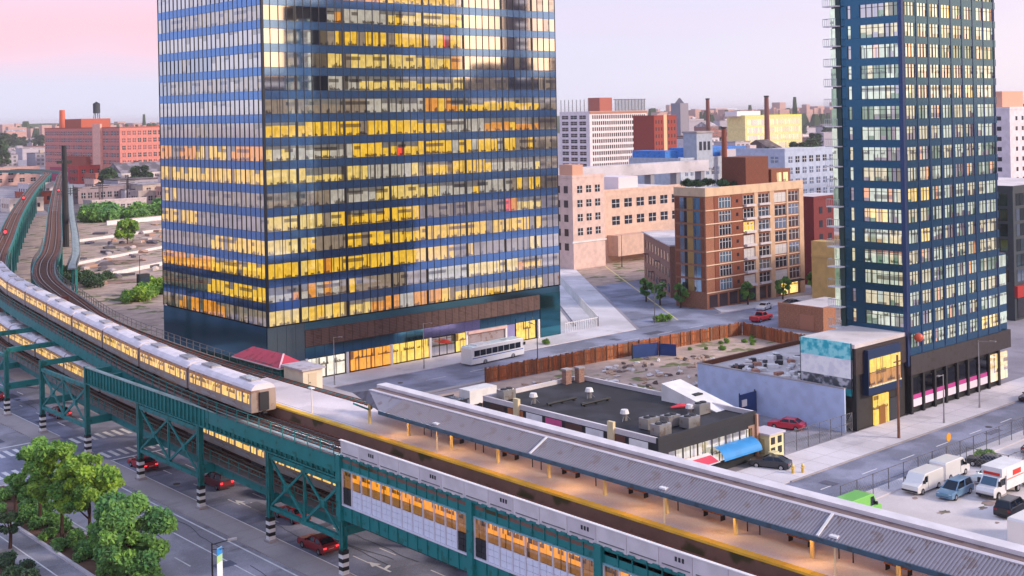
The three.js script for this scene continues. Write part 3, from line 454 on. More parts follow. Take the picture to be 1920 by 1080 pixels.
for (const o of [-2.15, 2.15]) pathA.ribbon(new MB(), A93, pathA.len, o - 0.12, o + 0.12, 9.5, 10.9).build('side_girder', M.teal, viaduct);
for (const o of [-2.2, 2.4]) pathL.ribbon(new MB(), pathL.atV(93), pathL.len, o - 0.12, o + 0.12, 3.7, 4.9).build('side_girder', M.teal, viaduct);
pathL.ribbon(new MB(), L0, pathL.len, -2.9, -2.05, 4.86, 4.96).build('walkway', M.steelGrey, viaduct);
// walkway railings
function railing(path, s0, s1, o, h, name = 'railing', m = M.steelGrey) {
  const r = new MB(); for (const k of [0.55, 1.05]) path.ribbon(r, s0, s1, o - 0.03, o + 0.03, h + k, h + k + 0.05, 3);
  for (let s = s0; s < s1; s += 2.2) { const [a, b] = path.off(s, o); r.bar([a, h - 0.2, b], [a, h + 1.1, b], 0.07, 0.07); } return r.build(name, m, viaduct);
}
railing(pathA, A93, A0 + 280, -2.35, 11, 'railing', M.teal); railing(pathA, A93, A0 + 280, 2.35, 11); railing(pathB, pathB.atV(128), B0 + 300, 2.4, 11); railing(pathB, pathB.atV(150), B0 + 300, -2.4, 11); railing(pathL, pathL.atV(93), pathL.len - 20, -2.8, 5, 'railing', M.teal);
pathA.ribbon(new MB(), A93, A0 + 280, -2.3, -1.95, 10.9, 10.98).build('walkway', std(0x8a8088, 0.9, T.wood), viaduct);
pathB.ribbon(new MB(), pathB.atV(128), B0 + 300, 2.05, 2.4, 10.9, 10.98).build('walkway', std(0x8f9aa0, 0.9, T.wood), viaduct);
{ // near plate girder above the columns, one ribbed plate at a time
  const U = 60.8, v0 = 92.8, v1 = 149.2, n = 62;
  for (let i = 0; i < n; i++) { const a = v0 + (v1 - v0) * i / n, b = v0 + (v1 - v0) * (i + 1) / n; box(U - 0.03, U + 0.05, 9.0, 10.85, a, b - 0.02).build('girder_plate', M.teal, viaduct); box(U - 0.2, U - 0.031, 9.02, 10.84, a - 0.05, a + 0.05).build('stiffener', M.teal, viaduct); }
  box(U - 0.25, U + 0.25, 10.85, 10.98, v0, v1).build('girder_flange', std(0x9fb9b8, 0.5, T.metal), viaduct); box(U - 0.25, U + 0.25, 8.85, 8.99, v0, v1).build('girder_flange', M.teal, viaduct);
  for (let v = 96; v < 149; v += 4.8) { const q = pathA.at(pathA.atV(v)); if (q.u - 2.3 > U + 0.3) new MB().bar([U + 0.1, 10.3, v], [q.u - 2.2, 10.3, v], 0.3, 0.7).build('cross_beam', M.teal, viaduct); else new MB().bar([U + 0.1, 9.6, v], [66, 9.6, v], 0.3, 0.7).build('cross_beam', M.teal, viaduct); }
  for (const v of [116, 122, 126, 131]) { const q = pathA.at(pathA.atV(v)); if (q.u - 2.5 > U + 0.5) box(U + 0.35, q.u - 2.5, 10.2, 10.26, v - 1.3, v + 1.2).build('deck_hatch', std(0xd2c470, 0.7, T.wood), viaduct); }
}
// columns with black and white painted feet; braced bays between pairs
const stripeW = std(0xe6e4e4, 0.7, T.wall);
function column(u, v, top, feet = true, parent = viaduct, base = 0.12) {
  const c = new MB().box(u - 0.28, u + 0.28, base, top, v - 0.05, v + 0.05).box(u - 0.28, u - 0.2, base, top, v - 0.26, v + 0.26).box(u + 0.2, u + 0.28, base, top, v - 0.26, v + 0.26).build('column', M.teal, parent);
  if (feet) { for (let k = 0; k < 6; k++) box(u - 0.34, u + 0.34, base + 0.25 + k * 0.36, base + 0.25 + (k + 1) * 0.36 - 0.01, v - 0.32, v + 0.32).build('painted_band', k % 2 ? M.black : stripeW, c); box(u - 0.5, u + 0.5, 0.1, base + 0.24, v - 0.5, v + 0.5).build('footing', M.kerb, c); }
  return c;
}
const COLS = [[92.6, 9], [105.3, 8.9], [119.6, 8.9], [134.3, 8.9], [149.3, 11.0], [164.2, 9.7], [177.6, 9.3], [192.5, 9.2]];
for (const [v, top] of COLS) column(60.8, v, top);
for (const [v, top] of COLS) column(71.2, v, 10.4);
for (const v of [208, 224]) { column(60.8 + (v - 192) * 0.22, v, 9.2); }
function braced(va, vb) {
  const U = 60.8, m = (va + vb) / 2, b = (p, q, w, t, mat, name) => new MB().bar(p, q, w, t).build(name, mat, viaduct);
  b([U, 8.5, va + 0.3], [U, 8.5, vb - 0.3], 0.4, 0.45, M.teal, 'top_chord'); b([U, 3.5, va + 0.3], [U, 3.5, vb - 0.3], 0.4, 0.4, M.teal, 'bottom_chord'); b([U, 3.7, m], [U, 8.3, m], 0.22, 0.22, M.teal, 'strut');
  b([U, 8.2, va + 0.3], [U, 3.7, m], 0.16, 0.28, M.teal, 'diagonal'); b([U, 8.2, vb - 0.3], [U + 0.02, 3.7, m], 0.16, 0.28, M.teal, 'diagonal'); b([U - 0.04, 3.7, va + 0.3], [U - 0.04, 8.2, m], 0.14, 0.24, M.teal, 'diagonal'); b([U - 0.06, 3.7, vb - 0.3], [U - 0.06, 8.2, m], 0.14, 0.24, M.teal, 'diagonal');
  for (const [h, v] of [[3.6, m], [8.4, m], [5.95, (va + m) / 2], [5.95, (vb + m) / 2]]) box(U - 0.16, U + 0.16, h - 0.35, h + 0.35, v - 0.4, v + 0.4).build('gusset', M.teal, viaduct);
}
braced(92.6, 105.3); braced(119.6, 134.3); braced(149.3, 164.2); braced(177.6, 192.5);
for (const [v] of COLS) { new MB().bar([60.8, 4.2, v], [71.2, 4.2, v], 0.4, 0.9).build('bent', M.teal, viaduct); new MB().bar([60.9, 9.3, v], [71.2, 9.3, v], 0.4, 0.7).build('bent', M.teal, viaduct); }
for (let v = 214; v < 780; v += 20) for (const p of [pathA, pathB]) { const s = p.atV(v); if (v < 214) continue; const legs = [-1.9, 1.9].map((o) => p.off(s, o)); for (const [a, b] of legs) column(a, b, 9.6, false, viaduct, 0); new MB().bar([legs[0][0], 9.2, legs[0][1]], [legs[1][0], 9.2, legs[1][1]], 0.4, 0.8).build('bent', M.teal, viaduct); }
{ // service walkway on its own legs along the far tracks
  const t = thing('service_walkway', 'pale teal service walkway running beside the far right tracks', 'walkway', [116, 300]), s0 = pathB.atV(268), s1 = pathB.atV(640);
  pathB.ribbon(new MB(), s0, s1, 4.6, 6.6, 9.2, 9.5).build('deck', std(0xa8b4b4, 0.8, T.metal), t); for (const o of [4.7, 6.5]) { const r = new MB(); for (const k of [0.6, 1.1]) pathB.ribbon(r, s0, s1, o - 0.05, o + 0.05, 9.5 + k, 9.6 + k); for (let s = s0; s < s1; s += 3) { const [a, b] = pathB.off(s, o); r.bar([a, 9.4, b], [a, 10.6, b], 0.1, 0.1); } r.build('railing', M.steelGrey, t); }
  for (let s = s0 + 4; s < s1; s += 16) { const [a, b] = pathB.off(s, 5.6); box(a - 0.2, a + 0.2, 0, 9.2, b - 0.2, b + 0.2).build('leg', M.teal, t); }
}
// signals with a red lamp beside the far tracks
for (const [v, p, o, l] of [[330, pathA, 0.2, 'red railway signal on the left curve nearest the viaduct bend'], [480, pathA, 0.5, 'red railway signal halfway down the left tracks'], [520, pathB, 0.6, 'red railway signal on the right tracks in the distance']]) {
  const [a, b] = p.off(p.atV(v), o), t = thing('railway_signal', l, 'signal', [a, b], 11); box(a - 0.08, a + 0.08, 11, 13.2, b - 0.08, b + 0.08).build('post', M.black, t); box(a - 0.5, a + 0.5, 12.2, 14.0, b - 0.25, b + 0.25).build('signal_head', M.black, t);
  const e = std(0x401010, 0.5); e.emissive = new THREE.Color(1, 0.04, 0.06); e.emissiveIntensity = 1.6; new MB().cyl([a, 13.2, b - 0.26], [a, 13.2, b - 0.34], 0.42, 0.42).build('lamp', e, t);
  const pl = new THREE.PointLight(0xff2030, 6, 0); pl.position.set(0, 2.2, 0.8); pl.castShadow = true; t.add(pl);
}

// ---------------------------------------------------------------- trains, car by car
const trainSide = std(0xb6a49c, 0.42, T.metal, { metalness: 0.45 }), trainRoof = std(0xe4dbe2, 0.55, T.wall), trainLit = lit(1, 0.60, 0.16, 0.95, LOW), trainDoor = std(0xa8968e, 0.4, null, { metalness: 0.5 });
function makeTrainCar(name, label, cat, group, stripeHex) {
  const t = thing(name, label, cat, [0, 0], 0, group), L = 15.0, W = 1.36;   // local: x along the car, rail top at 0
  const prof = [[-W, 0.75], [W, 0.75], [W + 0.02, 1.9], [W - 0.04, 2.95], [-W + 0.04, 2.95], [-W - 0.02, 1.9]], roof = [[W - 0.04, 2.95], [W - 0.16, 3.2], [W * 0.66, 3.46], [0, 3.58], [-W * 0.66, 3.46], [-W + 0.16, 3.2], [-W + 0.04, 2.95]];
  const ext = (p, l) => { const s = new THREE.Shape(p.map(([x, y]) => new THREE.Vector2(x, y))), g = new THREE.ExtrudeGeometry(s, { depth: l, bevelEnabled: false }); g.translate(0, 0, -l / 2); g.rotateY(Math.PI / 2); return g; };
  put('body', ext(prof, L), trainSide, t); const rf = put('roof', ext(roof, L - 0.1), trainRoof, t);
  for (const x of [-4.6, 4.6]) { const m = new MB().box(x - 1.3, x + 1.3, 3.5, 3.72, -0.55, 0.55).build('roof_unit', M.steel, rf); }
  for (const z of [-1, 1]) {
    const q = (n, x0, x1, h0, h1, o, m) => new MB().box(x0, x1, h0, h1, z > 0 ? W - 0.02 : -W - o, z > 0 ? W + o : -W + 0.02).build(n, m, t);
    for (const x of [-4.9, 0, 4.9]) { q('door', x - 0.62, x + 0.62, 0.85, 2.75, 0.03, trainDoor); q('door_window', x - 0.5, x - 0.06, 1.6, 2.55, 0.045, trainLit); q('door_window', x + 0.06, x + 0.5, 1.6, 2.55, 0.045, trainLit); }
    for (const [a, b] of [[-7.1, -5.8], [-4.0, -2.5], [-2.35, -0.9], [0.9, 2.35], [2.5, 4.0], [5.8, 7.1]]) q('window', a, b, 1.6, 2.55, 0.035, trainLit);
    q('stripe', -7.4, 7.4, 2.66, 2.8, 0.034, std(stripeHex, 0.5)); q('side_fluting', -7.4, 7.4, 0.95, 1.2, 0.026, M.steel);
  }
  for (const x of [-5, 5]) { const b = new MB().box(x - 1.3, x + 1.3, 0.3, 0.74, -1.1, 1.1).build('bogie', M.dark, t); for (const k of [-0.85, 0.85]) for (const z of [-0.72, 0.72]) new MB().cyl([x + k, 0.48, z - 0.07], [x + k, 0.48, z + 0.07], 0.38, 0.38, 12).build('wheel', M.rail, b); }
  new MB().box(L / 2, L / 2 + 0.2, 0.9, 2.7, -0.5, 0.5).box(-L / 2 - 0.2, -L / 2, 0.9, 2.7, -0.5, 0.5).build('end_door', M.dark, t); new MB().box(-L / 2 - 0.35, L / 2 + 0.35, 0.6, 0.8, -0.2, 0.2).build('coupler', M.dark, t);
  return t;
}
function runTrain(proto, path, s0, n, h, words) {
  for (let i = 0; i < n; i++) { const s = s0 + 7.6 + i * 15.5, q = path.at(s), c = i ? copy(proto, [q.u, q.v], h, 0, words[i]) : proto; c.position.set(q.u, h, -q.v); c.rotation.y = Math.atan2(q.dv, q.du); c.userData.label = words[i]; }
}
const ORD = ['first', 'second', 'third', 'fourth', 'fifth', 'sixth', 'seventh', 'eighth', 'ninth'];
const upper = makeTrainCar('train_car', '', 'train car', 'cars of the upper train', 0xd0863c);
runTrain(upper, pathA, pathA.atV(109), 9, 11.1, ORD.map((o, i) => i ? `silver train car on the upper track, ${o} from the station end` : 'silver leading car of the upper train just short of the station'));
const lower = makeTrainCar('train_car', '', 'train car', 'cars of the lower train', 0xe0a030);
runTrain(lower, pathL, pathL.atV(94), 8, 5.3, ORD.map((o, i) => i ? `silver train car on the lower track, ${o} from the station wall` : 'silver car of the lower train next to the station wall, seen through the truss'));

// ---------------------------------------------------------------- station: glazed side wall, parapet, platform and canopy
{
  const t = thing('train_station', 'teal elevated station wall with amber windows under a white parapet', 'station', [60.8, 60]);
  const U = 60.6, posts = [92.6, 74.2, 60.2, 46, 31.5, 17];
  const whitePanel = new THREE.MeshStandardMaterial({ color: 0xdfe3f2, roughness: 0.3 });
  const amber = lit(1, 0.36, 0.03, 0.85, LOW), brown = lit(0.34, 0.15, 0.05, 0.6, LOW), frameW = std(0xd4d4e0, 0.5);
  box(61.0, 62.0, 5.0, 10.9, 17, 92.6).build('inner_wall', M.dark, t);
  for (let b = 0; b < posts.length - 1; b++) {
    const v1 = posts[b] - 0.35, v0 = posts[b + 1] + 0.35, L = v1 - v0;
    box(U - 0.3, U + 0.35, b ? 4.2 : 5.2, 11.1, posts[b] - 0.34, posts[b] + 0.34).build('post', M.teal, t);
    const band = (h0, h1) => { const n = Math.round(L / 1.35); for (let i = 0; i < n; i++) { const a = v0 + L * i / n, c = v0 + L * (i + 1) / n; box(U, U + 0.2, h0, h1, a + 0.03, c - 0.03).build('wall_plate', M.teal, t); box(U - 0.09, U + 0.1, h0, h1, c - 0.09, c - 0.031).build('plate_rib', M.teal, t); } };
    band(5.3, 6.62); band(9.95, 11.0);
    box(U - 0.12, U + 0.25, 6.63, 6.78, v0, v1).build('sill', frameW, t); box(U - 0.12, U + 0.25, 9.80, 9.94, v0, v1).build('head', std(0x7fb4c0, 0.5, T.metal), t);
    const n = Math.round(L / 1.45);
    for (let i = 0; i < n; i++) {
      const a = v0 + L * i / n, c = v0 + L * (i + 1) / n, end = i === 0 || i === n - 1;
      box(U - 0.1, U + 0.25, 6.78, 9.8, c - 0.07, c).build('mullion', frameW, t);
      for (let k = 0; k < 2; k++) { const x = a + (c - a - 0.07) * k / 2, y = a + (c - a - 0.07) * (k + 1) / 2; box(U + 0.02, U + 0.1, 9.0, 9.78, x + 0.03, y - 0.03).build('window_pane', end ? brown : amber, t); box(U + 0.02, U + 0.1, 8.3, 8.95, x + 0.03, y - 0.03).build('window_pane', brown, t); for (let j = 0; j < 3; j++) box(U, U + 0.1, 6.8 + j * 0.49, 7.26 + j * 0.49, x + 0.025, y - 0.025).build('wall_panel', end ? M.dark : whitePanel, t); }
    }
  }
  // parapet panels with small ventilation grilles
  for (let v = 17, i = 0; v < 92.4; v += 2.9, i++) { const p = box(60.55, 60.72, 11.02, 12.35, v + 0.02, v + 2.88).build('parapet_panel', std(i % 3 ? 0xd9d2d6 : 0xcfc6cc, 0.7, T.wall), t); if (i % 3 === 0) for (let k = 0; k < 3; k++) box(60.53, 60.56, 11.75, 12.05, v + 0.7 + k * 0.3, v + 0.88 + k * 0.3).build('grille', M.dark, p); box(60.5, 60.56, 11.3, 11.36, v + 0.2, v + 2.6).build('ledge', M.steelGrey, p); }
  box(60.5, 60.78, 12.35, 12.43, 17, 92.6).build('coping', M.white, t);
  for (let v = 17.2; v < 92; v += 1.1) box(60.42, 60.54, 10.98, 11.12, v, v + 0.6).build('bracket', M.teal, t);
  // platform
  const pm = std(0xeadfe4, 0.85, T.concrete);
  box(64.35, 70.4, 10.9, 12.1, 17, 122).build('platform', pm, t);
  const n = 52; for (let i = 0; i < n; i++) { const a = 17 + 105 * i / n; box(64.0, 64.62, 11.95, 12.12, a, a + 105 / n - 0.03).build('edge_strip', std(i % 5 ? 0xf0be40 : 0xe8b438, 0.8, T.wall), t); }
  box(64.05, 64.34, 10.9, 11.94, 17, 122).build('platform_face', M.deck, t);
  // canopy
  const roofM = std(0x98929c, 0.55, T.metal);
  new MB().quad([64.5, 14.35, 17], [66.6, 15.2, 17], [66.6, 15.2, 96.5], [64.5, 14.35, 92]).build('canopy_slope', roofM, t);
  new MB().tri([64.5, 14.35, 92], [66.6, 15.2, 96.5], [67, 14.4, 100]).tri([66.6, 15.2, 96.5], [69.2, 15.1, 97.5], [67, 14.4, 100]).build('canopy_end', std(0x6b6874, 0.7, T.metal), t);
  new MB().quad([64.52, 14.25, 17], [64.52, 14.25, 91.9], [66.6, 14.7, 96.3], [66.6, 14.7, 17]).quad([66.6, 14.7, 17], [66.6, 14.7, 96.3], [69.2, 14.7, 97.4], [69.2, 14.7, 17]).build('canopy_soffit', std(0xb58f60, 0.8, T.wall), t);
  for (const v of [71.6, 45]) new MB().bar([64.5, 14.45, v], [66.6, 15.3, v + 0.25], 0.16, 0.1).build('roof_flashing', M.white, t);
  box(66.6, 67.0, 15.1, 15.28, 17, 96.6).build('ridge_cap', std(0xc9c2cc, 0.6, T.wall), t); box(67.0, 68.1, 15.0, 15.16, 17, 97).build('roof_gutter', std(0x7d6764, 0.8, T.metal), t); box(68.1, 69.2, 15.0, 15.42, 17, 97.4).build('roof_upstand', std(0xe0d9de, 0.6, T.wall), t);
  box(64.4, 64.55, 14.08, 14.4, 17, 92).build('fascia', std(0x3f5d72, 0.5, T.metal), t);
  const ribs = new MB(); let c = 0;
  for (let v = 17.2; v < 91; v += 0.245) { const bar = [[64.5, 14.38, v], [66.6, 15.23, v], 0.09, 0.07]; if (v > 26 && c < 300) { new MB().bar(...bar).build('roof_rib', roofM, t); c++; } else ribs.bar(...bar); }
  ribs.build('roof_ribs', roofM, t).userData.kind = 'stuff';
  for (let v = 22; v < 97; v += 6.2) { box(66.4, 66.6, 12.1, 14.7, v - 0.1, v + 0.1).build('canopy_post', std(0xe3c884, 0.6, T.wall), t); new MB().bar([66.5, 13.4, v], [64.7, 14.3, v], 0.12, 0.16).bar([66.5, 13.4, v], [68.8, 14.65, v], 0.12, 0.16).build('canopy_arm', M.teal, t); }
  for (let v = 19; v < 97; v += 3.1) box(69.8, 70.0, 12.1, 14.6, v, v + 2.9).build('windscreen', std([0xb07a38, 0xc79040, 0x9c6a34, 0x84603a][Math.floor(v) % 4], 0.6, T.wall), t);
}
for (let k = 0; k < 10; k++) {   // fluorescent lamps under the canopy
  const v = 24 + k * 7.4, t = thing('platform_lamp', 'glowing strip lamp hanging under the platform canopy', 'lamp', [65.6, v], 13.9, 'strip lamps under the canopy'), e = std(0xffe0a0, 0.5); e.emissive = new THREE.Color(1, 0.72, 0.30); e.emissiveIntensity = 1.6;
  box(65.5, 65.7, 13.98, 14.06, v - 1.2, v + 1.2).build('housing', M.white, t); box(65.52, 65.68, 13.9, 13.97, v - 1.1, v + 1.1).build('tube', e, t); new MB().bar([65.6, 14.06, v], [65.6, 14.5, v], 0.04, 0.04).build('hanger', M.steel, t);
  const pl = new THREE.PointLight(0xffb860, 5.5, 0); pl.position.set(0, -0.12, 0); pl.castShadow = true; t.add(pl);
}
for (const [v, l] of [[104, 'pale lamp post at the open end of the platform'], [84, 'pale lamp post on the platform near the canopy end'], [58, 'pale lamp post in the middle of the platform'], [44, 'pale lamp post on the platform toward the lower right']]) { const t = thing('platform_post', l, 'lamp post', [64.9, v], 12.1); new MB().cyl([64.9, 12.1, v], [64.9, 14.6, v], 0.07, 0.05).build('post', std(0xe6d9b8, 0.6), t); box(64.7, 65.1, 14.5, 14.62, v - 0.3, v + 0.3).build('lamp_head', M.white, t); }
for (let k = 0; k < 9; k++) {   // benches and boards under the canopy
  const v = 27 + k * 7.3, b = thing('platform_bench', 'wooden platform bench under the station canopy', 'bench', [68.2, v], 12.1, 'benches under the canopy'), wd = std(0xb06a34, 0.8, T.wood);
  box(67.9, 68.4, 12.5, 12.58, v - 0.9, v + 0.9).build('seat', wd, b); box(68.4, 68.48, 12.58, 13.05, v - 0.9, v + 0.9).build('backrest', wd, b); for (const d of [-0.8, 0.74]) box(67.95, 68.4, 12.1, 12.5, v + d, v + d + 0.06).build('leg', M.dark, b);
  const p = thing('platform_board', 'framed notice board between the platform benches', 'notice board', [67.6, v + 3.4], 12.1, 'notice boards under the canopy'); box(67.55, 67.65, 12.9, 14.0, v + 2.8, v + 4).build('panel', std([0x2f6fb0, 0xd08a2a, 0xb03a2a][k % 3], 0.6, T.wall), p); for (const d of [2.85, 3.9]) box(67.57, 67.63, 12.1, 12.9, v + d, v + d + 0.06).build('leg', M.dark, p);
}
{ // platform head house with the red hipped roof, and the beige hut beside it
  const t = thing('platform_kiosk', 'teal glazed platform house with a red hipped roof', 'kiosk', [76, 127]);
  const u0 = 74.9, u1 = 77.6, v0 = 126.6, v1 = 137, h0 = 9.6, h1 = 11.9;
  box(u0, u1, h0, h1, v0, v1).build('wall', M.teal, t); for (let i = 0; i < 6; i++) box(u0 - 0.06, u0 + 0.1, 10.2, 11.5, v0 + 0.25 + i * 1.7, v0 + 1.75 + i * 1.7).build('window', std(0x6fa6a4, 0.1, null, { metalness: 0.7 }), t); for (let i = 0; i < 2; i++) box(u0 + 0.2 + i * 1.2, u0 + 1.3 + i * 1.2, 10.2, 11.5, v0 - 0.06, v0 + 0.1).build('window', std(0x2c5a60, 0.1, null, { metalness: 0.7 }), t);
  const a = [u0 - 0.5, h1, v0 - 0.5], b = [u1 + 0.5, h1, v0 - 0.5], c = [u1 + 0.5, h1, v1 + 0.5], d = [u0 - 0.5, h1, v1 + 0.5], e = [76.25, 13.1, v0 + 1.6], f = [76.25, 13.1, v1 - 1.6];
  new MB().quad(a, d, f, e).tri(a, e, b).quad(b, e, f, c).tri(d, c, f).build('roof', std(0xc23a52, 0.6, T.metal), t); box(u0 - 0.5, u1 + 0.5, h1 - 0.15, h1 - 0.01, v0 - 0.5, v1 + 0.5).build('eaves', std(0xe0d6dc, 0.6), t); new MB().bar(e, a, 0.2, 0.12).build('hip_ridge', std(0xe8bcc4, 0.6), t);
  box(74.5, 79, 9.2, 9.6, 112, 138).build('floor_slab', M.kerb, t); for (const v of [114, 123, 132]) box(76.5, 77.2, 0, 9.2, v, v + 0.6).build('pier', M.teal, t);
}
{
  const t = thing('lift_hut', 'beige platform hut with a shallow roof beside the red roofed house', 'hut', [76, 123]);
  box(74.8, 77.4, 9.6, 12.2, 121.6, 125.8).build('wall', std(0xe6d6c2, 0.8, T.wall), t); box(74.5, 77.7, 12.2, 12.4, 121.3, 126).build('roof', std(0xb9b2bc, 0.7, T.metal), t); box(75.5, 76.6, 9.6, 11.8, 121.55, 121.6).build('door', std(0xcbb89f, 0.7), t); box(75.6, 75.75, 10.7, 10.8, 121.5, 121.55).build('door_handle', M.dark, t);
}

// ---------------------------------------------------------------- other buildings
function windowsOn(t, face, fixed, a0, a1, h0, h1, nx, ny, wFrac, hFrac, mats, proud = 0.06, name = 'window') {   // a grid of windows, each a mesh of its own
  const dx = (a1 - a0) / nx, dy = (h1 - h0) / ny, w = dx * wFrac, h = dy * hFrac, o = origins.get(t);
  const g = face === 'f' ? new THREE.BoxGeometry(w, h, 0.16) : new THREE.BoxGeometry(0.16, h, w), fw = Math.min(0.12, w * 0.08), fr = face === 'f' ? mergeGeometries([new THREE.BoxGeometry(fw, h, 0.22), new THREE.BoxGeometry(w, fw, 0.22)]) : mergeGeometries([new THREE.BoxGeometry(0.22, h, fw), new THREE.BoxGeometry(0.22, fw, w)]);
  for (let j = 0; j < ny; j++) for (let i = 0; i < nx; i++) {
    const m = new THREE.Mesh(g, Array.isArray(mats) ? pick(mats) : mats), c = a0 + dx * (i + 0.5), y = h0 + dy * (j + 0.5); m.name = name; m.castShadow = m.receiveShadow = true;
    if (face === 'f') m.position.set(c - o.x, y - o.y, -fixed - o.z + proud - 0.08); else m.position.set(fixed - o.x - proud + 0.08, y - o.y, -c - o.z);
    t.add(m); if (w > 1.6) { const f = new THREE.Mesh(fr, M.white); f.name = 'glazing_bar'; m.add(f); }
  }
}
const W = { dk: std(0x2e323e, 0.12, null, { metalness: 0.15 }), dk2: std(0x4a3c42, 0.15, null, { metalness: 0.15 }), sky: std(0x8fa0b8, 0.08, null, { metalness: 0.8 }), warm: lit(0.9, 0.6, 0.25, 0.6), curtain: std(0xc8c4c4, 0.6) };
{ // tan and brick apartment block
  const t = thing('apartment_block', 'tan and red brick apartment block with tall bay windows and roof garden', 'apartment block', [198, 164]);
  const U0 = 198, U1 = 232, V0 = 164, V1 = 172.4, H = 24.6, tan = std(0xd8b394, 0.8, T.wall), br = std(0x9a5a44, 0.85, T.brick), glassB = std(0x8fb0cc, 0.1, null, { metalness: 0.7 });
  box(U0, U1, 0, H, V0, V1).build('wall', std(0xb47c64, 0.85, T.brick), t); box(U0 + 0.3, U1 - 0.3, H, H + 0.15, V0 + 0.3, V1 - 0.3).build('roof', M.lot, t);
  box(U0 - 0.15, U1 + 0.1, H - 1.2, H + 0.6, V0 - 0.15, V0 + 0.3).build('parapet', std(0xe0bfa0, 0.8, T.wall), t); box(U0 - 0.15, U0 + 0.3, H - 1.2, H + 0.6, V0 + 0.31, V1).build('parapet', std(0xe0bfa0, 0.8, T.wall), t);
  box(U0 + 8.4, U0 + 12.2, 3.4, H - 1.25, V0 - 0.12, V0).build('brick_pier', br, t); box(U0 + 2.8, U0 + 4.2, 3.4, H - 1.25, V0 - 0.1, V0).build('brick_pier', br, t);
  for (let f = 0; f < 7; f++) {
    const h = 3.7 + f * 2.85; box(U0 - 0.1, U1, h - 0.4, h - 0.22, V0 - 0.2, V0).build('string_course', std(0xe6cdb4, 0.8), t);
    const wn = (a, b, n, m) => { const w = box(a, b, h, h + 2.1, V0 - 0.05, V0 + 0.1).build('window', m, t); const q = new MB(); for (let i = 0; i <= n; i++) { const x = a + (b - a) * i / n; q.box(x - 0.06, x + 0.06, h, h + 2.1, V0 - 0.1, V0 - 0.051); } q.box(a, b, h + 1.35, h + 1.44, V0 - 0.1, V0 - 0.051); q.build('window_frame', std(0xd8d4d8, 0.5), w); return w; };
    wn(U0 + 4.3, U0 + 8.2, 4, pick([glassB, W.sky, W.dk, glassB])); wn(U0 + 12.5, U0 + 16.0, 3, f === 4 ? lit(1, 0.6, 0.08, 1) : pick([W.dk, W.sky, W.curtain])); wn(U0 + 17.6, U0 + 21.4, 3, pick([W.dk, W.sky, W.dk2])); wn(U0 + 23.4, U0 + 27.6, 3, pick([W.sky, W.dk, W.curtain])); wn(U0 + 28.4, U0 + 32.2, 3, pick([W.sky, W.dk, W.dk2]));
    box(U0 + 10, U0 + 10.7, h + 0.8, h + 1.5, V0 - 0.16, V0 - 0.11).build('small_window', W.dk, t);
    box(U0 + 12.6, U0 + 16, h - 0.22, h + 0.25, V0 - 0.9, V0 - 0.21).build('balcony', std(0xcfc6ca, 0.6), t); box(U0 + 17.6, U0 + 21.4, h - 0.22, h + 0.2, V0 - 0.7, V0 - 0.21).build('balcony', std(0xcfc6ca, 0.6), t);
    for (const [a, b, m] of [[V0 + 0.4, V0 + 1.3, br], [V0 + 1.4, V0 + 2.5, glassB], [V0 + 2.6, V0 + 3.2, W.sky], [V0 + 3.3, V0 + 4.9, std(0xb08a52, 0.8, T.wall)], [V0 + 5, V0 + 5.7, W.dk], [V0 + 5.8, V0 + 6.9, W.sky], [V0 + 7, V0 + 8.2, br]]) box(U0 - 0.06, U0 + 0.1, h - 0.1, h + 2.3, a, b).build('bay_panel', m, t);
  }
  for (const [a, b] of [[U0 + 16.2, U0 + 17.4], [U0 + 21.6, U0 + 23.2], [U0 + 27.7, U0 + 28.3], [U1 - 1.6, U1]]) box(a, b, 0, H - 1.25, V0 - 0.25, V0).build('pilaster', tan, t);
  for (let i = 0; i < 7; i++) box(U0 + 0.8 + i * 3.3, U0 + 3.4 + i * 3.3, 0.3, 2.9, V0 - 0.05, V0 + 0.1).build('shop_window', pick([W.dk, W.dk2]), t); box(U0 + 25.5, U0 + 31.5, 0.3, 3, V0 - 0.06, V0 + 0.1).build('lobby_window', lit(1, 0.72, 0.18, 1.1), t); box(U0 + 25, U0 + 32, 3, 3.3, V0 - 1.6, V0).build('entrance_canopy', M.dark, t);
  box(213, 221, H + 0.15, 31, V0 + 1, V0 + 7.4).build('roof_house', std(0x8a5242, 0.85, T.brick), t); box(222.01, 229, H + 0.15, 28, V0 + 1, V0 + 7).build('roof_house', std(0x9c6450, 0.85, T.brick), t); for (const a of [224, 226.4]) box(a, a + 1.6, H + 0.6, 27.2, V0 + 0.93, V0 + 1.1).build('roof_window', lit(1, 0.68, 0.16, 1), t);
}
function block(name, label, cat, u0, u1, v0, v1, h, mat, opt = {}) {
  const t = thing(name, label, cat, [u0, v0], 0, opt.group); box(u0, u1, opt.base ?? 0, h, v0, v1).build('wall', mat, t); box(u0 + 0.3, u1 - 0.3, h, h + 0.12, v0 + 0.3, v1 - 0.3).build('roof', opt.roof ?? M.lot, t);
  const p = new MB().box(u0 - 0.1, u1 + 0.1, h, h + 0.7, v0 - 0.1, v0 + 0.3).box(u0 - 0.1, u0 + 0.3, h, h + 0.7, v0 + 0.3, v1); p.build('parapet', opt.trim ?? mat, t); return t;
}
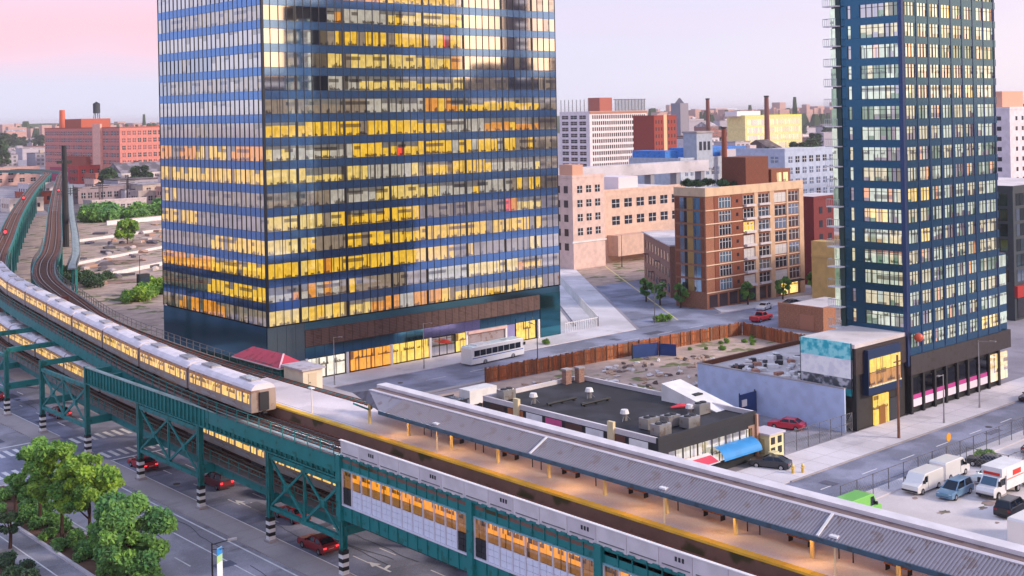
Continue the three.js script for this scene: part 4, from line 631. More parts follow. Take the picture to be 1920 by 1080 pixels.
{ // long white loft building with a glass screen on the roof
  const t = block('loft_building', 'long white loft building with rows of dark windows and a roof screen', 'building', 526, 577, 524, 550, 42, std(0xe9dfe4, 0.8, T.wall));
  windowsOn(t, 'f', 524, 528, 576, 8, 41, 26, 9, 0.6, 0.62, [W.dk2, W.dk, W.dk2]); windowsOn(t, 's', 526, 526, 549, 8, 41, 3, 9, 0.72, 0.6, [W.dk, W.dk2]);
  box(537, 548, 42, 51, 526, 536).build('roof_house', std(0xc4766a, 0.85, T.brick), t); box(525.8, 577.2, 41.2, 42.6, 523.6, 523.9).build('cornice', std(0xa97a68, 0.8), t);
  const sc = new MB(); for (let u = 549; u < 577; u += 3) sc.box(u, u + 0.3, 42.2, 50, 524.4, 524.7); sc.box(548, 577, 49.6, 50, 524.4, 524.7); sc.build('screen_frame', M.steelGrey, t); for (let u = 549; u < 575; u += 3) box(u + 0.3, u + 3, 42.6, 49.6, 524.5, 524.6).build('screen_panel', new THREE.MeshPhysicalMaterial({ color: 0xc4ccd6, roughness: 0.1, transmission: 0.75, thickness: 0 }), t);
  for (let v = 525; v < 550; v += 3.4) box(526.2, 526.5, 42.2, 50, v, v + 0.3).build('screen_post', M.steelGrey, t);
}
{ const t = block('warehouse', 'pale pink corner warehouse with arched dark windows behind the glass tower', 'building', 226, 238, 232, 252, 24.2, std(0xe2c4bc, 0.85, T.wall)); windowsOn(t, 'f', 232, 227, 237, 8, 23, 3, 4, 0.55, 0.5, W.dk); windowsOn(t, 's', 226, 233, 251, 4, 23, 6, 5, 0.5, 0.5, W.dk2); box(225.6, 238.4, 7, 7.4, 231.8, 232).build('string_course', M.white, t); box(229, 233, 24.3, 27.5, 235, 240).build('water_tank_house', std(0xcc9c86, 0.8), t); }
{ const t = block('warehouse', 'pink beige warehouse with a stepped roof left of the brick apartment block', 'building', 242, 276, 236, 256, 19.4, std(0xe0bfae, 0.85, T.wall)); windowsOn(t, 'f', 236, 244, 274, 9, 18.5, 6, 2, 0.6, 0.5, W.dk); box(252, 260, 19.5, 23, 240, 250).build('roof_house', std(0xdcd0d6, 0.8), t); box(243, 262, 2, 7.6, 232, 236).build('annex', std(0xd6b4a4, 0.85, T.wall), t); }
{ const t = thing('row_house', 'narrow brown brick row house beside the diagonal street', 'house', [206, 180.5]); const A = [205.5, 180.5], B = [226, 207], d = [7.1, -5.5], br = std(0xb08478, 0.85, T.brick); new MB().prism([A, [A[0] + d[0], A[1] + d[1]], [B[0] + d[0], B[1] + d[1]], B], 0, 11.4).build('wall', br, t); new MB().prism([[A[0] - 0.3, A[1] - 0.2], [A[0] + d[0], A[1] + d[1] - 0.4], [B[0] + d[0], B[1] + d[1]], [B[0] - 0.4, B[1] + 0.3]], 11.4, 11.7).build('roof', M.lot, t); for (let i = 0; i < 9; i++) for (let j = 0; j < 3; j++) { const k = (i + 0.3) / 9, q = (i + 0.7) / 9, p = (w, h) => [A[0] + (B[0] - A[0]) * w - 0.04, h, A[1] + (B[1] - A[1]) * w + 0.03]; new MB().bar(p(k, 2 + j * 3.4), p(q, 2 + j * 3.4), 0.12, 1.9).build('window', j ? W.dk : W.dk2, t); } for (let i = 0; i < 4; i++) { const k = (i * 2 + 1.5) / 9; box(A[0] + (B[0] - A[0]) * k - 0.9, A[0] + (B[0] - A[0]) * k, 3.2 + (i % 2) * 3.4, 3.35 + (i % 2) * 3.4, A[1] + (B[1] - A[1]) * k - 0.4, A[1] + (B[1] - A[1]) * k + 1).build('fire_escape', M.black, t); } }
{ // grey factory with tower, lettered front and blue roof tarpaulin
  const t = block('factory', 'grey blue factory with a square tower and a bright blue roof', 'factory', 374, 424, 322, 350, 22, std(0xb4bccb, 0.85, T.wall)); windowsOn(t, 'f', 322, 376, 422, 8, 20, 14, 2, 0.5, 0.5, W.sky);
  const tw = box(383, 393, 18, 32.5, 321, 328).build('tower', std(0xa6aebe, 0.8, T.wall), t); for (let i = 0; i < 3; i++) box(384.6 + i * 2.6, 386.2 + i * 2.6, 25.5, 29, 320.9, 321.1).build('tower_window', W.dk, tw); box(382.6, 393.4, 32.5, 33.2, 320.6, 328.4).build('tower_cap', M.kerb, tw);
  box(374, 382, 22.2, 25.5, 330, 348).build('blue_roof', std(0x2b7fd8, 0.6, T.metal), t); box(395, 424, 22.2, 26, 328, 346).build('blue_roof', std(0x2b7fd8, 0.6, T.metal), t); box(404, 413, 22.2, 25.2, 322.5, 326).build('roof_house', std(0xb8b0ba, 0.8), t);
}
{ const t = thing('factory_chimney', 'tall brown brick chimney beside the blue factory roof', 'chimney', [398, 319]); new MB().cyl([398, 0, 319], [398, 34, 319], 1.5, 1.0, 14).build('stack', std(0x96523a, 0.85, T.brick), t); new MB().cyl([398, 34, 319], [398, 34.7, 319], 1.2, 1.2, 14).build('cap', M.dark, t); }
{ const t = block('office_block', 'pale blue panelled block behind the brick apartment roof', 'building', 300, 330, 218, 236, 29, std(0xb9c4dc, 0.8, T.wall)); windowsOn(t, 'f', 218, 301, 329, 8, 28, 8, 6, 0.55, 0.55, [W.sky, W.dk]); windowsOn(t, 's', 300, 219, 235, 8, 28, 3, 6, 0.5, 0.55, W.sky); }
{ const t = block('brick_house', 'dark red brick building between the apartment block and the dark tower', 'building', 242, 262, 168, 182, 20, std(0x8f3f44, 0.85, T.brick)); windowsOn(t, 'f', 168, 243, 261, 3, 19, 5, 5, 0.36, 0.5, W.dk); }
{ const t = block('yellow_house', 'plain yellow house with a sloping side wall behind the dark tower', 'house', 225, 240, 150, 157, 9, std(0xe4bd78, 0.85, T.wall)); new MB().prism([[225, 150.3], [228.6, 150.3], [228.6, 157], [225, 157]], 9, 12.5).build('gable', std(0xe4bd78, 0.85, T.wall), t); box(230, 234, 5, 7, 149.9, 150.1).build('window', W.dk, t); box(230, 234, 1, 3.4, 149.9, 150.1).build('window', W.dk, t); }
{ const t = block('garage', 'low orange brick garage with a white roof behind the wooden fence', 'garage', 191, 206, 131, 141, 4, std(0xc48c70, 0.85, T.brick)); box(190.9, 191.1, 0.2, 3, 133, 136).build('door', std(0xb57c62, 0.7), t); box(197, 198, 0, 4.6, 130.8, 131).build('downpipe', M.white, t); }
{ const t = block('white_tower', 'pale tower block with small square windows at the right edge', 'apartment tower', 318, 350, 158, 176, 40, std(0xe6dce4, 0.8, T.wall)); windowsOn(t, 'f', 158, 320, 348, 6, 39, 8, 12, 0.3, 0.4, [W.dk, W.dk2]); windowsOn(t, 's', 318, 159, 175, 6, 39, 4, 12, 0.3, 0.4, W.dk); box(322, 334, 40, 45, 162, 172).build('roof_house', std(0xd8a48e, 0.8), t); }
{ const t = block('glass_block', 'dark green glass block with a red ground floor at the right edge', 'office block', 226, 262, 112, 134, 25, std(0x39434a, 0.3, T.wall)); windowsOn(t, 'f', 112, 227, 261, 7, 24.5, 21, 6, 0.86, 0.8, [std(0x4e6468, 0.06, null, { metalness: 0.9 }), std(0x7a8894, 0.06, null, { metalness: 0.9 }), std(0x3a4648, 0.06, null, { metalness: 0.9 })]); windowsOn(t, 's', 226, 113, 133, 7, 24.5, 12, 6, 0.86, 0.8, std(0x4e6468, 0.06, null, { metalness: 0.9 })); box(226, 262, 4.4, 6.6, 111.4, 112).build('red_fascia', std(0xa8201f, 0.6), t); for (let i = 0; i < 6; i++) box(227 + i * 5.5, 231.6 + i * 5.5, 0.4, 4.2, 111.9, 112.1).build('shop_window', i % 2 ? lit(1, 0.5, 0.1, 0.8) : W.dk, t); }
{ const t = block('factory', 'long yellow lit factory with a green edged roof on the horizon', 'factory', 775, 850, 600, 618, 37, std(0xf0dc98, 0.8, T.wall), { trim: std(0xc6d436, 0.6) }); windowsOn(t, 'f', 600, 777, 848, 10, 35, 26, 4, 0.7, 0.7, [lit(1, 0.85, 0.4, 0.8), lit(0.9, 0.8, 0.55, 0.6), W.curtain]); box(770, 800, 37, 41, 604, 616).build('roof_house', std(0xe4dadf, 0.8), t); }
{ const t = block('brick_flats', 'red brick flats with a cream centre strip on the skyline', 'building', 487, 505, 437, 452, 39, std(0xa8473c, 0.85, T.brick)); box(494.5, 497, 8, 40, 436.8, 437).build('cream_strip', std(0xe8b890, 0.8), t); windowsOn(t, 'f', 437, 487.5, 494, 8, 38, 3, 8, 0.4, 0.5, W.dk2); windowsOn(t, 'f', 437, 497.4, 504.6, 8, 38, 3, 8, 0.4, 0.5, W.dk2); }
{ // pink brick factory at the left, with its tower strip, windows and low wings
  const t = block('brick_factory', 'long pink brick factory with five rows of windows at the far left', 'factory', 352, 384, 800, 935, 38, std(0xd88a80, 0.85, T.wall), { trim: std(0xd0664c, 0.8, T.brick) }); windowsOn(t, 's', 352, 846, 934, 12, 37, 20, 5, 0.66, 0.55, [W.dk2, W.dk2, std(0x7a2c30, 0.3)]); windowsOn(t, 'f', 800, 353, 383, 12, 37, 8, 5, 0.62, 0.55, [W.dk2, std(0x8a4040, 0.3)]); windowsOn(t, 's', 352, 801, 828, 12, 37, 6, 5, 0.7, 0.55, [W.dk2, std(0x8a4040, 0.3)]);
  box(350.6, 352, 0, 41, 829, 842).build('tower_strip', std(0xf0b8a8, 0.8, T.wall), t); box(354, 376, 38.2, 45, 870, 900).build('roof_house', std(0xc86a54, 0.8, T.brick), t); box(349, 352, 0, 18, 850, 890).build('low_wing', std(0xb85a48, 0.85, T.brick), t); box(344, 350, 0, 10, 860, 905).build('shed', std(0xb63a62, 0.7, T.metal), t);
}
{ const t = thing('water_tower', 'dark water tank on legs above the pink brick factory', 'water tower', [372, 885], 45); new MB().cyl([372, 49, 885], [372, 56, 885], 2.6, 2.6, 14).build('tank', std(0x3c4a58, 0.7, T.wood), t); new MB().cyl([372, 56, 885], [372, 57.6, 885], 2.7, 0.1, 14).build('cap', M.dark, t); for (const [a, b] of [[-1.6, -1.6], [1.6, -1.6], [-1.6, 1.6], [1.6, 1.6]]) new MB().bar([372 + a, 45, 885 + b], [372 + a * 0.8, 49, 885 + b * 0.8], 0.4, 0.4).build('leg', M.dark, t); }
{ const t = thing('chimney', 'short orange chimney on the skyline left of the water tower', 'chimney', [352, 905], 38); new MB().cyl([358, 38, 915], [358, 52, 915], 2.4, 2.0, 12).build('stack', std(0xd06a4e, 0.8), t); }
{ const t = thing('railway_bridge', 'pale concrete viaduct crossing behind the pink warehouses', 'bridge', [290, 300]); box(282, 360, 19, 23, 296, 300).build('deck', std(0xd6d2dc, 0.8, T.concrete), t); for (let u = 286; u < 360; u += 14) box(u, u + 2, 0, 19, 296.5, 299.5).build('pier', std(0x8a8a94, 0.8), t); }
{ // red roofed street of low houses and sheds along the far left tracks
  const spots = [[318, 760, 26, 18, 9, 0xc06a5a], [300, 720, 22, 14, 7, 0xe0b8b0], [250, 690, 22, 16, 8, 0xd8ccd2], [230, 640, 18, 14, 6, 0xb0563f], [205, 590, 16, 12, 6, 0xe8d6cc], [335, 830, 30, 16, 12, 0xb4403c], [280, 860, 40, 20, 12, 0xc8a29c], [225, 830, 40, 20, 10, 0xa8504c], [180, 620, 20, 14, 7, 0xd8c0c0], [290, 560, 24, 12, 7, 0xa8604e], [270, 560, 14, 12, 9, 0xd6a090], [330, 640, 26, 14, 10, 0xb07064], [300, 640, 22, 10, 8, 0xd8b090], [240, 950, 50, 20, 14, 0xd0b0b0], [345, 700, 26, 20, 12, 0xc89484]];
  spots.forEach(([u, v, a, b, h, c], i) => { const t = block('low_building', 'low brick or rendered building beside the far left tracks', 'building', u, u + a, v, v + b, h, std(c, 0.85, T.wall), { roof: std(pick([0xd8ccd2, 0x9a8890, 0xb4465a, 0xc8b8b8]), 0.8, T.roof), group: 'low buildings beside the far left tracks' }); windowsOn(t, 's', u, v + 1, v + b - 1, 1, h - 1, 4, h > 8 ? 2 : 1, 0.45, 0.5, W.dk2); windowsOn(t, 'f', v, u + 1, u + a - 1, 1, h - 1, 5, h > 8 ? 2 : 1, 0.45, 0.5, W.dk); });
}
{ // the city between here and the horizon
  const cols = [0xd8c4c8, 0xc49890, 0xb4807c, 0xe4d8dc, 0xa8a2b0, 0xc8b4a8, 0x9c6a64, 0xd4ccd6, 0xb8b0bc];
  const mats = cols.map((c) => std(c, 0.85, T.wall)), roofs = [0xc9bfc6, 0x8e8690, 0xa89ca4, 0x7a6a6c].map((c) => std(c, 0.85, T.roof));
  let made = 0;
  for (let k = 0; k < 4000 && made < 260; k++) {
    const az = pick([() => rr(-23.4, -16.3), () => rr(6.2, 15), () => rr(6.2, 15), () => rr(21.6, 23.4)])() * Math.PI / 180, d = 620 * Math.pow(5.2, rnd()), X = Math.tan(az) * d, u = X * Math.sin(TH) + d * Math.cos(TH), v = -X * Math.cos(TH) + d * Math.sin(TH);
    if (d < 1100 && az < -0.33) continue; if (az > -0.27 && az < 0.02) continue;                       // hidden behind the glass tower
    const tooNear = [[530, 583, 510, 560], [355, 430, 315, 360], [755, 855, 590, 650], [480, 510, 430, 460]].some(([a, b, c, e]) => u > a - 35 && u < b + 35 && v > c - 70 && v < e + 35); if (tooNear) continue;
    const a = rr(12, 40) * (d > 1500 ? 1.6 : 1), b = rr(10, 26), h = Math.min(rr(6, 15) + (rnd() < 0.08 ? rr(8, 20) : 0), 36), m = pick(mats);
    const t = thing('distant_building', 'low building lost among the distant rooftops toward the horizon', 'building', [u, v], 0, 'distant rooftops');
    box(u, u + a, 0, h, v, v + b).build('wall', m, t);
    if (rnd() < 0.25) { const r = new MB(), p = [u - 0.3, h, v - 0.3], q = [u + a + 0.3, h, v - 0.3], s = [u + a + 0.3, h, v + b + 0.3], w = [u - 0.3, h, v + b + 0.3], e = [u, h + b * 0.25, v + b / 2], f = [u + a, h + b * 0.25, v + b / 2]; r.quad(p, q, f, e).quad(s, w, e, f).tri(p, e, w).tri(q, s, f).build('roof', pick(roofs), t); } else { box(u - 0.2, u + a + 0.2, h, h + 0.5, v - 0.2, v + b + 0.2).build('roof', pick(roofs), t); if (rnd() < 0.4) box(u + a * 0.3, u + a * 0.5, h + 0.5, h + 3.4, v + 2, v + 6).build('roof_house', pick(mats), t); }
    if (d < 1300) windowsOn(t, 'f', v, u + 1, u + a - 1, 1, h - 0.6, Math.max(2, Math.round(a / 5)), Math.max(1, Math.round(h / 4)), 0.5, 0.5, W.dk2);
    made++;
  }
  for (const [u, v, h, r, l] of [[736, 550, 51, 1.6, 'slim brown chimney above the yellow factory'], [782, 643, 51, 1.5, 'slim chimney on the skyline left of the yellow factory']]) { const t = thing('chimney', l, 'chimney', [u, v]); new MB().cyl([u, 0, v], [u, h, v], r * 1.4, r, 12).build('stack', std(0x7a4a44, 0.85), t); new MB().cyl([u, h, v], [u, h + 1, v], r * 1.2, r * 1.2, 12).build('cap', M.dark, t); }
  const t = thing('church_tower', 'square tower standing on the skyline right of the white loft building', 'tower', [918, 790]); box(912, 924, 0, 50, 784, 796).build('shaft', std(0x8a8694, 0.85), t); new MB().cyl([918, 50, 790], [918, 55, 790], 6, 1, 4).build('cap', std(0x6a6674, 0.8), t);
}
{ // towers behind the camera: the glass tower mirrors them against the sunset
  const spec = [[322, 392, -170, -150, 130, 'tall dark slab tower mirrored in the glass tower'], [150, 290, -160, -140, 61, 'short block mirrored low in the glass tower'], [293, 307, -155, -141, 92, 'slim tower mirrored in the upper left of the glass tower'], [396, 520, -170, -150, 60, 'low terrace mirrored in the right of the glass tower'], [428, 438, -158, -148, 104, 'slim spired tower mirrored in the glass tower'], [440, 470, -200, -180, 70, 'stepped block mirrored in the glass tower'], [478, 512, -190, -170, 62, 'wide block mirrored in the glass tower'], [520, 600, -220, -190, 76, 'far slab mirrored in the right of the glass tower'], [395, 430, -260, -240, 66, 'distant block mirrored in the glass tower'], [262, 318, -260, -235, 58, 'distant low block mirrored in the glass tower']];
  for (const [a, b, c, d, h, l] of spec) { const t = block('skyline_tower', l, 'tower', a, b, c, d, h, std(0x4c4a5a, 0.6, T.wall), { group: 'towers behind the viewer' }); for (let y = 4; y < h - 3; y += 4) box(a + 1, b - 1, y, y + 1.8, d, d + 0.2).build('window_band', rnd() < 0.5 ? W.dk : lit(1, 0.7, 0.3, 0.35), t); if (rnd() < 0.6) box(a + 4, a + 8, h, h + 9, c + 3, c + 7).build('roof_mast', M.dark, t); }
}

// ---------------------------------------------------------------- trees and planting
const leafMat = new THREE.MeshPhysicalMaterial({ vertexColors: true, roughness: 0.9, transmission: 0.3, thickness: 0, side: THREE.DoubleSide });
function crownGeometry(s, blobs, n, leaf, hueA, hueB) {   // leaf-sized faces spread through lumpy clumps
  seed = s; const p = [], nm = [], col = [], a = new THREE.Color(), q = new THREE.Quaternion(), e = new THREE.Euler(), v = new THREE.Vector3(), tone = blobs.map(() => rnd());
  const tot = blobs.reduce((x, b) => x + b[3] ** 2, 0);
  blobs.forEach(([x, y, z, r], bi) => {
    const m = Math.round(n * r * r / tot);
    for (let i = 0; i < m; i++) {
      const th = rr(0, Math.PI * 2), cz = rr(-1, 1), sr = Math.sqrt(1 - cz * cz), rad = r * Math.pow(rnd(), 0.4) * (0.75 + 0.6 * fbm(th * 2 + 5, cz * 3 + 5, 64, s + bi, 3));
      const cx = x + sr * Math.cos(th) * rad, cy = y + cz * rad * 0.82, czz = z + sr * Math.sin(th) * rad;
      e.set(rr(-1.1, 1.1), rr(0, 6.3), rr(-1.1, 1.1)); q.setFromEuler(e); const l = leaf * rr(0.55, 1.6), w = l * 0.55;
      const pts = [[-l, 0, 0], [0, 0.12 * l, -w], [l, 0, 0], [0, 0.12 * l, w]].map((k) => v.set(...k).applyQuaternion(q).add(new THREE.Vector3(cx, cy, czz)).toArray()), nn = v.set(0, 1, 0).applyQuaternion(q).toArray();
      for (const k of [0, 2, 1, 0, 3, 2]) { p.push(...pts[k]); nm.push(...nn); }
      const t = Math.min(1, Math.max(0, tone[bi] * 0.75 + rnd() * 0.4 - 0.05)); a.copy(hueA).lerp(hueB, t); for (let k = 0; k < 6; k++) col.push(a.r, a.g, a.b);
    }
  });
  const g = new THREE.BufferGeometry(); g.setAttribute('position', new THREE.Float32BufferAttribute(p, 3)); g.setAttribute('normal', new THREE.Float32BufferAttribute(nm, 3)); g.setAttribute('color', new THREE.Float32BufferAttribute(col, 3)); return g;
}
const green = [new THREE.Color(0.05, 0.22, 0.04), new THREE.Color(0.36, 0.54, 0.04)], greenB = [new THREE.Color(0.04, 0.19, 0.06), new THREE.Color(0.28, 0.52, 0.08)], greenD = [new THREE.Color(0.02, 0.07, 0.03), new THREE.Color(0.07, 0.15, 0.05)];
const bark = std(0x5a4038, 0.95, T.wood);
const blobSet = (s, n, R, h0, h1) => { seed = s; return Array.from({ length: Math.round(n * 2.3) }, () => { const th = rr(0, 6.28), k = Math.sqrt(rnd()) * R, y = rr(h0, h1), w = 1 - 0.55 * Math.abs((y - h0) / (h1 - h0) - 0.42) * 1.6; return [Math.cos(th) * k * w, y, Math.sin(th) * k * w, rr(0.5, 1.5) * R * 0.215]; }); };
function makeTree(name, label, [u, v], trunkH, blobs, n, leaf, hues, s, h = 0) {
  const t = thing(name, label, 'tree', [u, v], h), mb = new MB(); seed = s + 1;
  mb.cyl([u, h, v], [u + 0.1, h + trunkH, v], 0.2, 0.14, 8); for (let i = 0; i < 6; i++) { const b = blobs[i % blobs.length], a = trunkH * rr(0.6, 1); mb.cyl([u + 0.06, h + a, v], [u + b[0] * 0.8, h + b[1], v - b[2] * 0.8], 0.1, 0.03, 6); }
  mb.build('trunk', bark, t); put('crown', crownGeometry(s, blobs, n, leaf, ...hues), leafMat, t); return t;
}
makeTree('plaza_tree', 'big bushy green tree at the bottom of the planting bed', [47, 106.5], 3, blobSet(11, 26, 3.9, 1.6, 6.8), 20000, 0.19, greenB, 101);
makeTree('plaza_tree', 'yellow green tree with a forked trunk left of the big bushy tree', [47.4, 116.5], 4.2, blobSet(12, 20, 3.4, 4.4, 8.6), 15000, 0.19, green, 102);
makeTree('plaza_tree', 'tall tree in the middle of the planting bed', [46.2, 120.3], 4.6, blobSet(13, 18, 2.9, 4.2, 9.2), 14000, 0.19, green, 103);
makeTree('plaza_tree', 'dark green tree at the far end of the planted row', [46.4, 126.6], 4.6, blobSet(14, 16, 2.4, 3.8, 8.4), 11000, 0.19, greenB, 104);
makeTree('young_tree', 'young tree with a thin trunk in front of the tall planted tree', [47.6, 113.2], 2.6, blobSet(15, 9, 1.4, 2.6, 4.6), 3000, 0.17, greenB, 105);
makeTree('young_tree', 'thin young tree left of the planted row', [44.9, 129.5], 3.0, blobSet(16, 9, 1.3, 2.8, 5.0), 3000, 0.17, greenB, 106);
makeTree('young_tree', 'small round tree on the narrow left strip', [41.8, 122], 1.8, blobSet(17, 8, 1.2, 1.8, 3.6), 2600, 0.16, greenD, 107);
makeTree('young_tree', 'leafy young tree cut by the left edge of the picture', [45.2, 140.2], 1.6, blobSet(18, 9, 1.3, 1.2, 4.2), 3000, 0.17, green, 108);
function shrubs(list, name, label, group, hues, size, s0, h = 0.14) {
  const bl = [[0, 0.42, 0, 0.5], [0.4, 0.35, 0.2, 0.42], [-0.35, 0.36, -0.2, 0.42], [0.1, 0.6, -0.25, 0.36]], geos = [0, 1, 2].map((k) => crownGeometry(s0 + k, bl, 900, 0.10, ...hues));
  list.forEach(([u, v, k], i) => { const m = new THREE.Mesh(geos[i % 3], leafMat); m.name = numbered(name); m.castShadow = m.receiveShadow = true; m.position.set(u, h, -v); m.rotation.y = i * 1.7; m.scale.setScalar(size * k); scene.add(m); tag(m, label, 'shrub', group); });
}
seed = 555;
shrubs(Array.from({ length: 46 }, () => [rr(44.9, 48.1), rr(101, 139), rr(0.8, 1.5)]), 'shrub', 'low green shrub under the trees in the planting bed', 'shrubs in the planting bed', greenB, 1.15, 201);
shrubs(Array.from({ length: 22 }, () => [rr(38.8, 40.3), rr(96, 128), rr(0.8, 1.4)]), 'shrub', 'dark clipped shrub along the narrow left strip', 'shrubs on the left strip', greenD, 1.2, 211);
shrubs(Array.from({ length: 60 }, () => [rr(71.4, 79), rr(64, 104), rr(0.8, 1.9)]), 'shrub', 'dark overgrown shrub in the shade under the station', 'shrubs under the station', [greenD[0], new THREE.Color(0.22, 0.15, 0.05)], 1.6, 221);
shrubs(Array.from({ length: 46 }, () => { const k = rnd(); return [120 + k * 44 + rr(-2, 2), 271 + k * 32 + rr(-3, 3), rr(0.9, 2)]; }), 'shrub', 'scrubby bush in the green strip left of the glass tower', 'bushes left of the tower', green, 2.0, 231);
shrubs(Array.from({ length: 40 }, () => [rr(206, 262), rr(496, 514), rr(1, 2.2)]), 'shrub', 'dense hedge bush far behind the pale lots', 'distant hedge', greenB, 4.0, 241);
shrubs(Array.from({ length: 16 }, () => [rr(106, 116) + 18, rr(300, 345), rr(0.9, 1.6)]), 'shrub', 'dark bush beside the viaduct legs', 'bushes beside the viaduct', greenD, 2.4, 251);
shrubs([[181, 161.3, 1.2], [180.2, 162, 1], [182, 160.8, 1.1], [149, 160.5, 0.8], [163, 186, 1.6], [161, 190, 1.4]], 'shrub', 'small tuft of green on a traffic island or pavement', 'pavement tufts', green, 1.3, 261);
shrubs(Array.from({ length: 12 }, () => [rr(162, 180), rr(133, 139.5), rr(0.5, 1.0)]), 'shrub', 'weedy bush behind the wooden fence', 'weeds behind the fence', green, 1.0, 271, 0.02);
shrubs([[134.5, 71, 0.9], [136, 70.8, 0.8], [129, 62.6, 0.9]], 'shrub', 'green bush at the edge of the parking lot', 'parking lot bushes', green, 1.4, 281, 0.02);
shrubs(Array.from({ length: 22 }, () => [rr(205, 229), rr(166, 178), rr(0.7, 1.3)]), 'shrub', 'roof garden bush on the apartment block', 'roof garden bushes', greenD, 1.5, 291, 24.75);
{
  const street = makeTree('street_tree', 'street tree at the corner of the apartment block', [196.6, 170], 1.6, blobSet(31, 8, 1.7, 1.6, 5), 2600, 0.28, greenB, 301);
  for (const [u, v, l] of [[196.4, 175.5, 'street tree left of the corner tree by the apartment block'], [198, 181, 'street tree furthest along the apartment block side'], [208.5, 161.6, 'street tree in front of the brick pier'], [219, 160.4, 'street tree left of the lit lobby'], [230, 159.6, 'street tree right of the lit lobby']]) copy(street, [u, v], 0, u * 2, l);
  const bush = makeTree('lot_tree', 'bright green tree in the pale lot left of the glass tower', [178, 400], 1.6, blobSet(33, 12, 4.2, 2.4, 8), 3400, 0.5, green, 303);
  const far = makeTree('distant_tree', 'dark green tree in front of the pink brick factory', [300, 700], 3, blobSet(35, 14, 7, 4, 14), 4200, 0.9, greenD, 305);
  for (const [u, v, k, l] of [[322, 706, 1, 'dark tree right of the first tree by the pink factory'], [338, 735, 1.1, 'dark tree behind the trees by the pink factory'], [306, 672, 0.7, 'lighter small tree in front of the pink factory']]) { const c = copy(far, [u, v], 0, u, l); c.scale.setScalar(k); }
  seed = 888; for (let i = 0; i < 70; i++) { const az = (i < 28 ? rr(-23.5, -16) : rr(6, 15.5)) * Math.PI / 180, d = i < 28 ? rr(1150, 2300) : rr(700, 2400), X = Math.tan(az) * d; const c = copy(far, [X * Math.sin(TH) + d * Math.cos(TH), -X * Math.cos(TH) + d * Math.sin(TH)], 0, i, 'tree among the distant rooftops', 'distant trees'); c.scale.setScalar(i < 28 ? rr(1.2, 2.2) : rr(0.8, 1.3)); }
}

// ---------------------------------------------------------------- fences, rubble, street furniture
{
  const t = thing('wooden_fence', 'orange brown wooden board fence along the bus street', 'fence', [121, 144.3]), mats = [0xc8764a, 0xbe6c44, 0xd4865a, 0xa86440, 0xb07c60, 0x926048].map((c) => std(c, 0.85, T.wood)); seed = 909;
  const run = (a, b) => { const L = Math.hypot(b[0] - a[0], b[1] - a[1]), n = Math.round(L / 0.42); for (let i = 0; i < n; i++) { const k0 = i / n, k1 = (i + 0.93) / n, h = 2.35 + rr(-0.12, 0.12), p = [a[0] + (b[0] - a[0]) * k0, 0, a[1] + (b[1] - a[1]) * k0], q = [a[0] + (b[0] - a[0]) * k1, 0, a[1] + (b[1] - a[1]) * k1], m = [(p[0] + q[0]) / 2, 0, (p[2] + q[2]) / 2]; new MB().bar([p[0], h / 2, p[2]], [q[0], h / 2, q[2]], 0.05, h).build('board', pick(mats), t); if (i % 6 === 0) box(m[0] - 0.07, m[0] + 0.07, 0, 2.5, m[2] - 0.16, m[2] - 0.03).build('post', mats[5], t); } for (const h of [0.5, 1.8]) new MB().bar([a[0], h, a[1] - 0.08], [b[0], h, b[1] - 0.08], 0.06, 0.12).build('rail', mats[3], t); };
  run([121, 144.3], [180, 141]); run([180, 140.9], [176.4, 124]);
}
{
  const t = thing('blue_hoarding', 'dark blue hoarding panel inside the wooden fence', 'panel', [152, 140]); new MB().bar([150, 1.2, 140.6], [155, 1.2, 139.2], 0.1, 2.2).bar([155.1, 1.1, 139.2], [156.4, 1.1, 136.4], 0.1, 2.0).build('sheet', std(0x1d3f80, 0.6, T.wall), t); box(150, 150.12, 0, 2.5, 140.4, 140.52).build('post', M.dark, t); box(155, 155.12, 0, 2.5, 138.9, 139.02).build('post', M.dark, t);
  const s = thing('blue_hoarding', 'blue signboard against the pale blue wall in the car yard', 'panel', [132, 102.7]); box(130.4, 133.8, 0.4, 3.2, 102.6, 102.8).build('sheet', std(0x1b3a72, 0.6, T.wall), s); box(130.6, 131.6, 1.6, 2.5, 102.5, 102.6).build('notice', M.white, s); for (const u of [130.4, 133.7]) box(u, u + 0.12, 0, 3.4, 102.8, 102.92).build('post', M.dark, s);
  const d = thing('dark_container', 'dark blue skip on the rubble plot behind the station canopy', 'skip', [104, 133]); new MB().prism([[101, 131.4], [107, 131.4], [107, 134.6], [101, 134.6]], 0.2, 2.0).build('tub', std(0x232a48, 0.6, T.metal), d); new MB().box(100.8, 107.2, 2.0, 2.14, 131.2, 131.4).box(100.8, 107.2, 2.0, 2.14, 134.6, 134.8).build('rim', M.dark, d); for (const u of [101.5, 106]) box(u, u + 0.3, 0, 0.2, 131.4, 134.6).build('runner', M.dark, d);
  const k = thing('trailer', 'white trailer parked beside the dark skip', 'trailer', [110, 134]); box(108.4, 113.4, 0.7, 2.7, 132.6, 135).build('body', M.white, k); for (const u of [110.2, 111.6]) new MB().cyl([u, 0.4, 132.5], [u, 0.4, 132.75], 0.4, 0.4, 12).build('wheel', M.rubber, k); new MB().bar([108.4, 0.8, 133.8], [106.9, 0.6, 133.8], 0.15, 0.15).build('drawbar', M.dark, k); box(113.4, 113.5, 1.2, 2.2, 133, 134.6).build('door', M.steel, k);
}
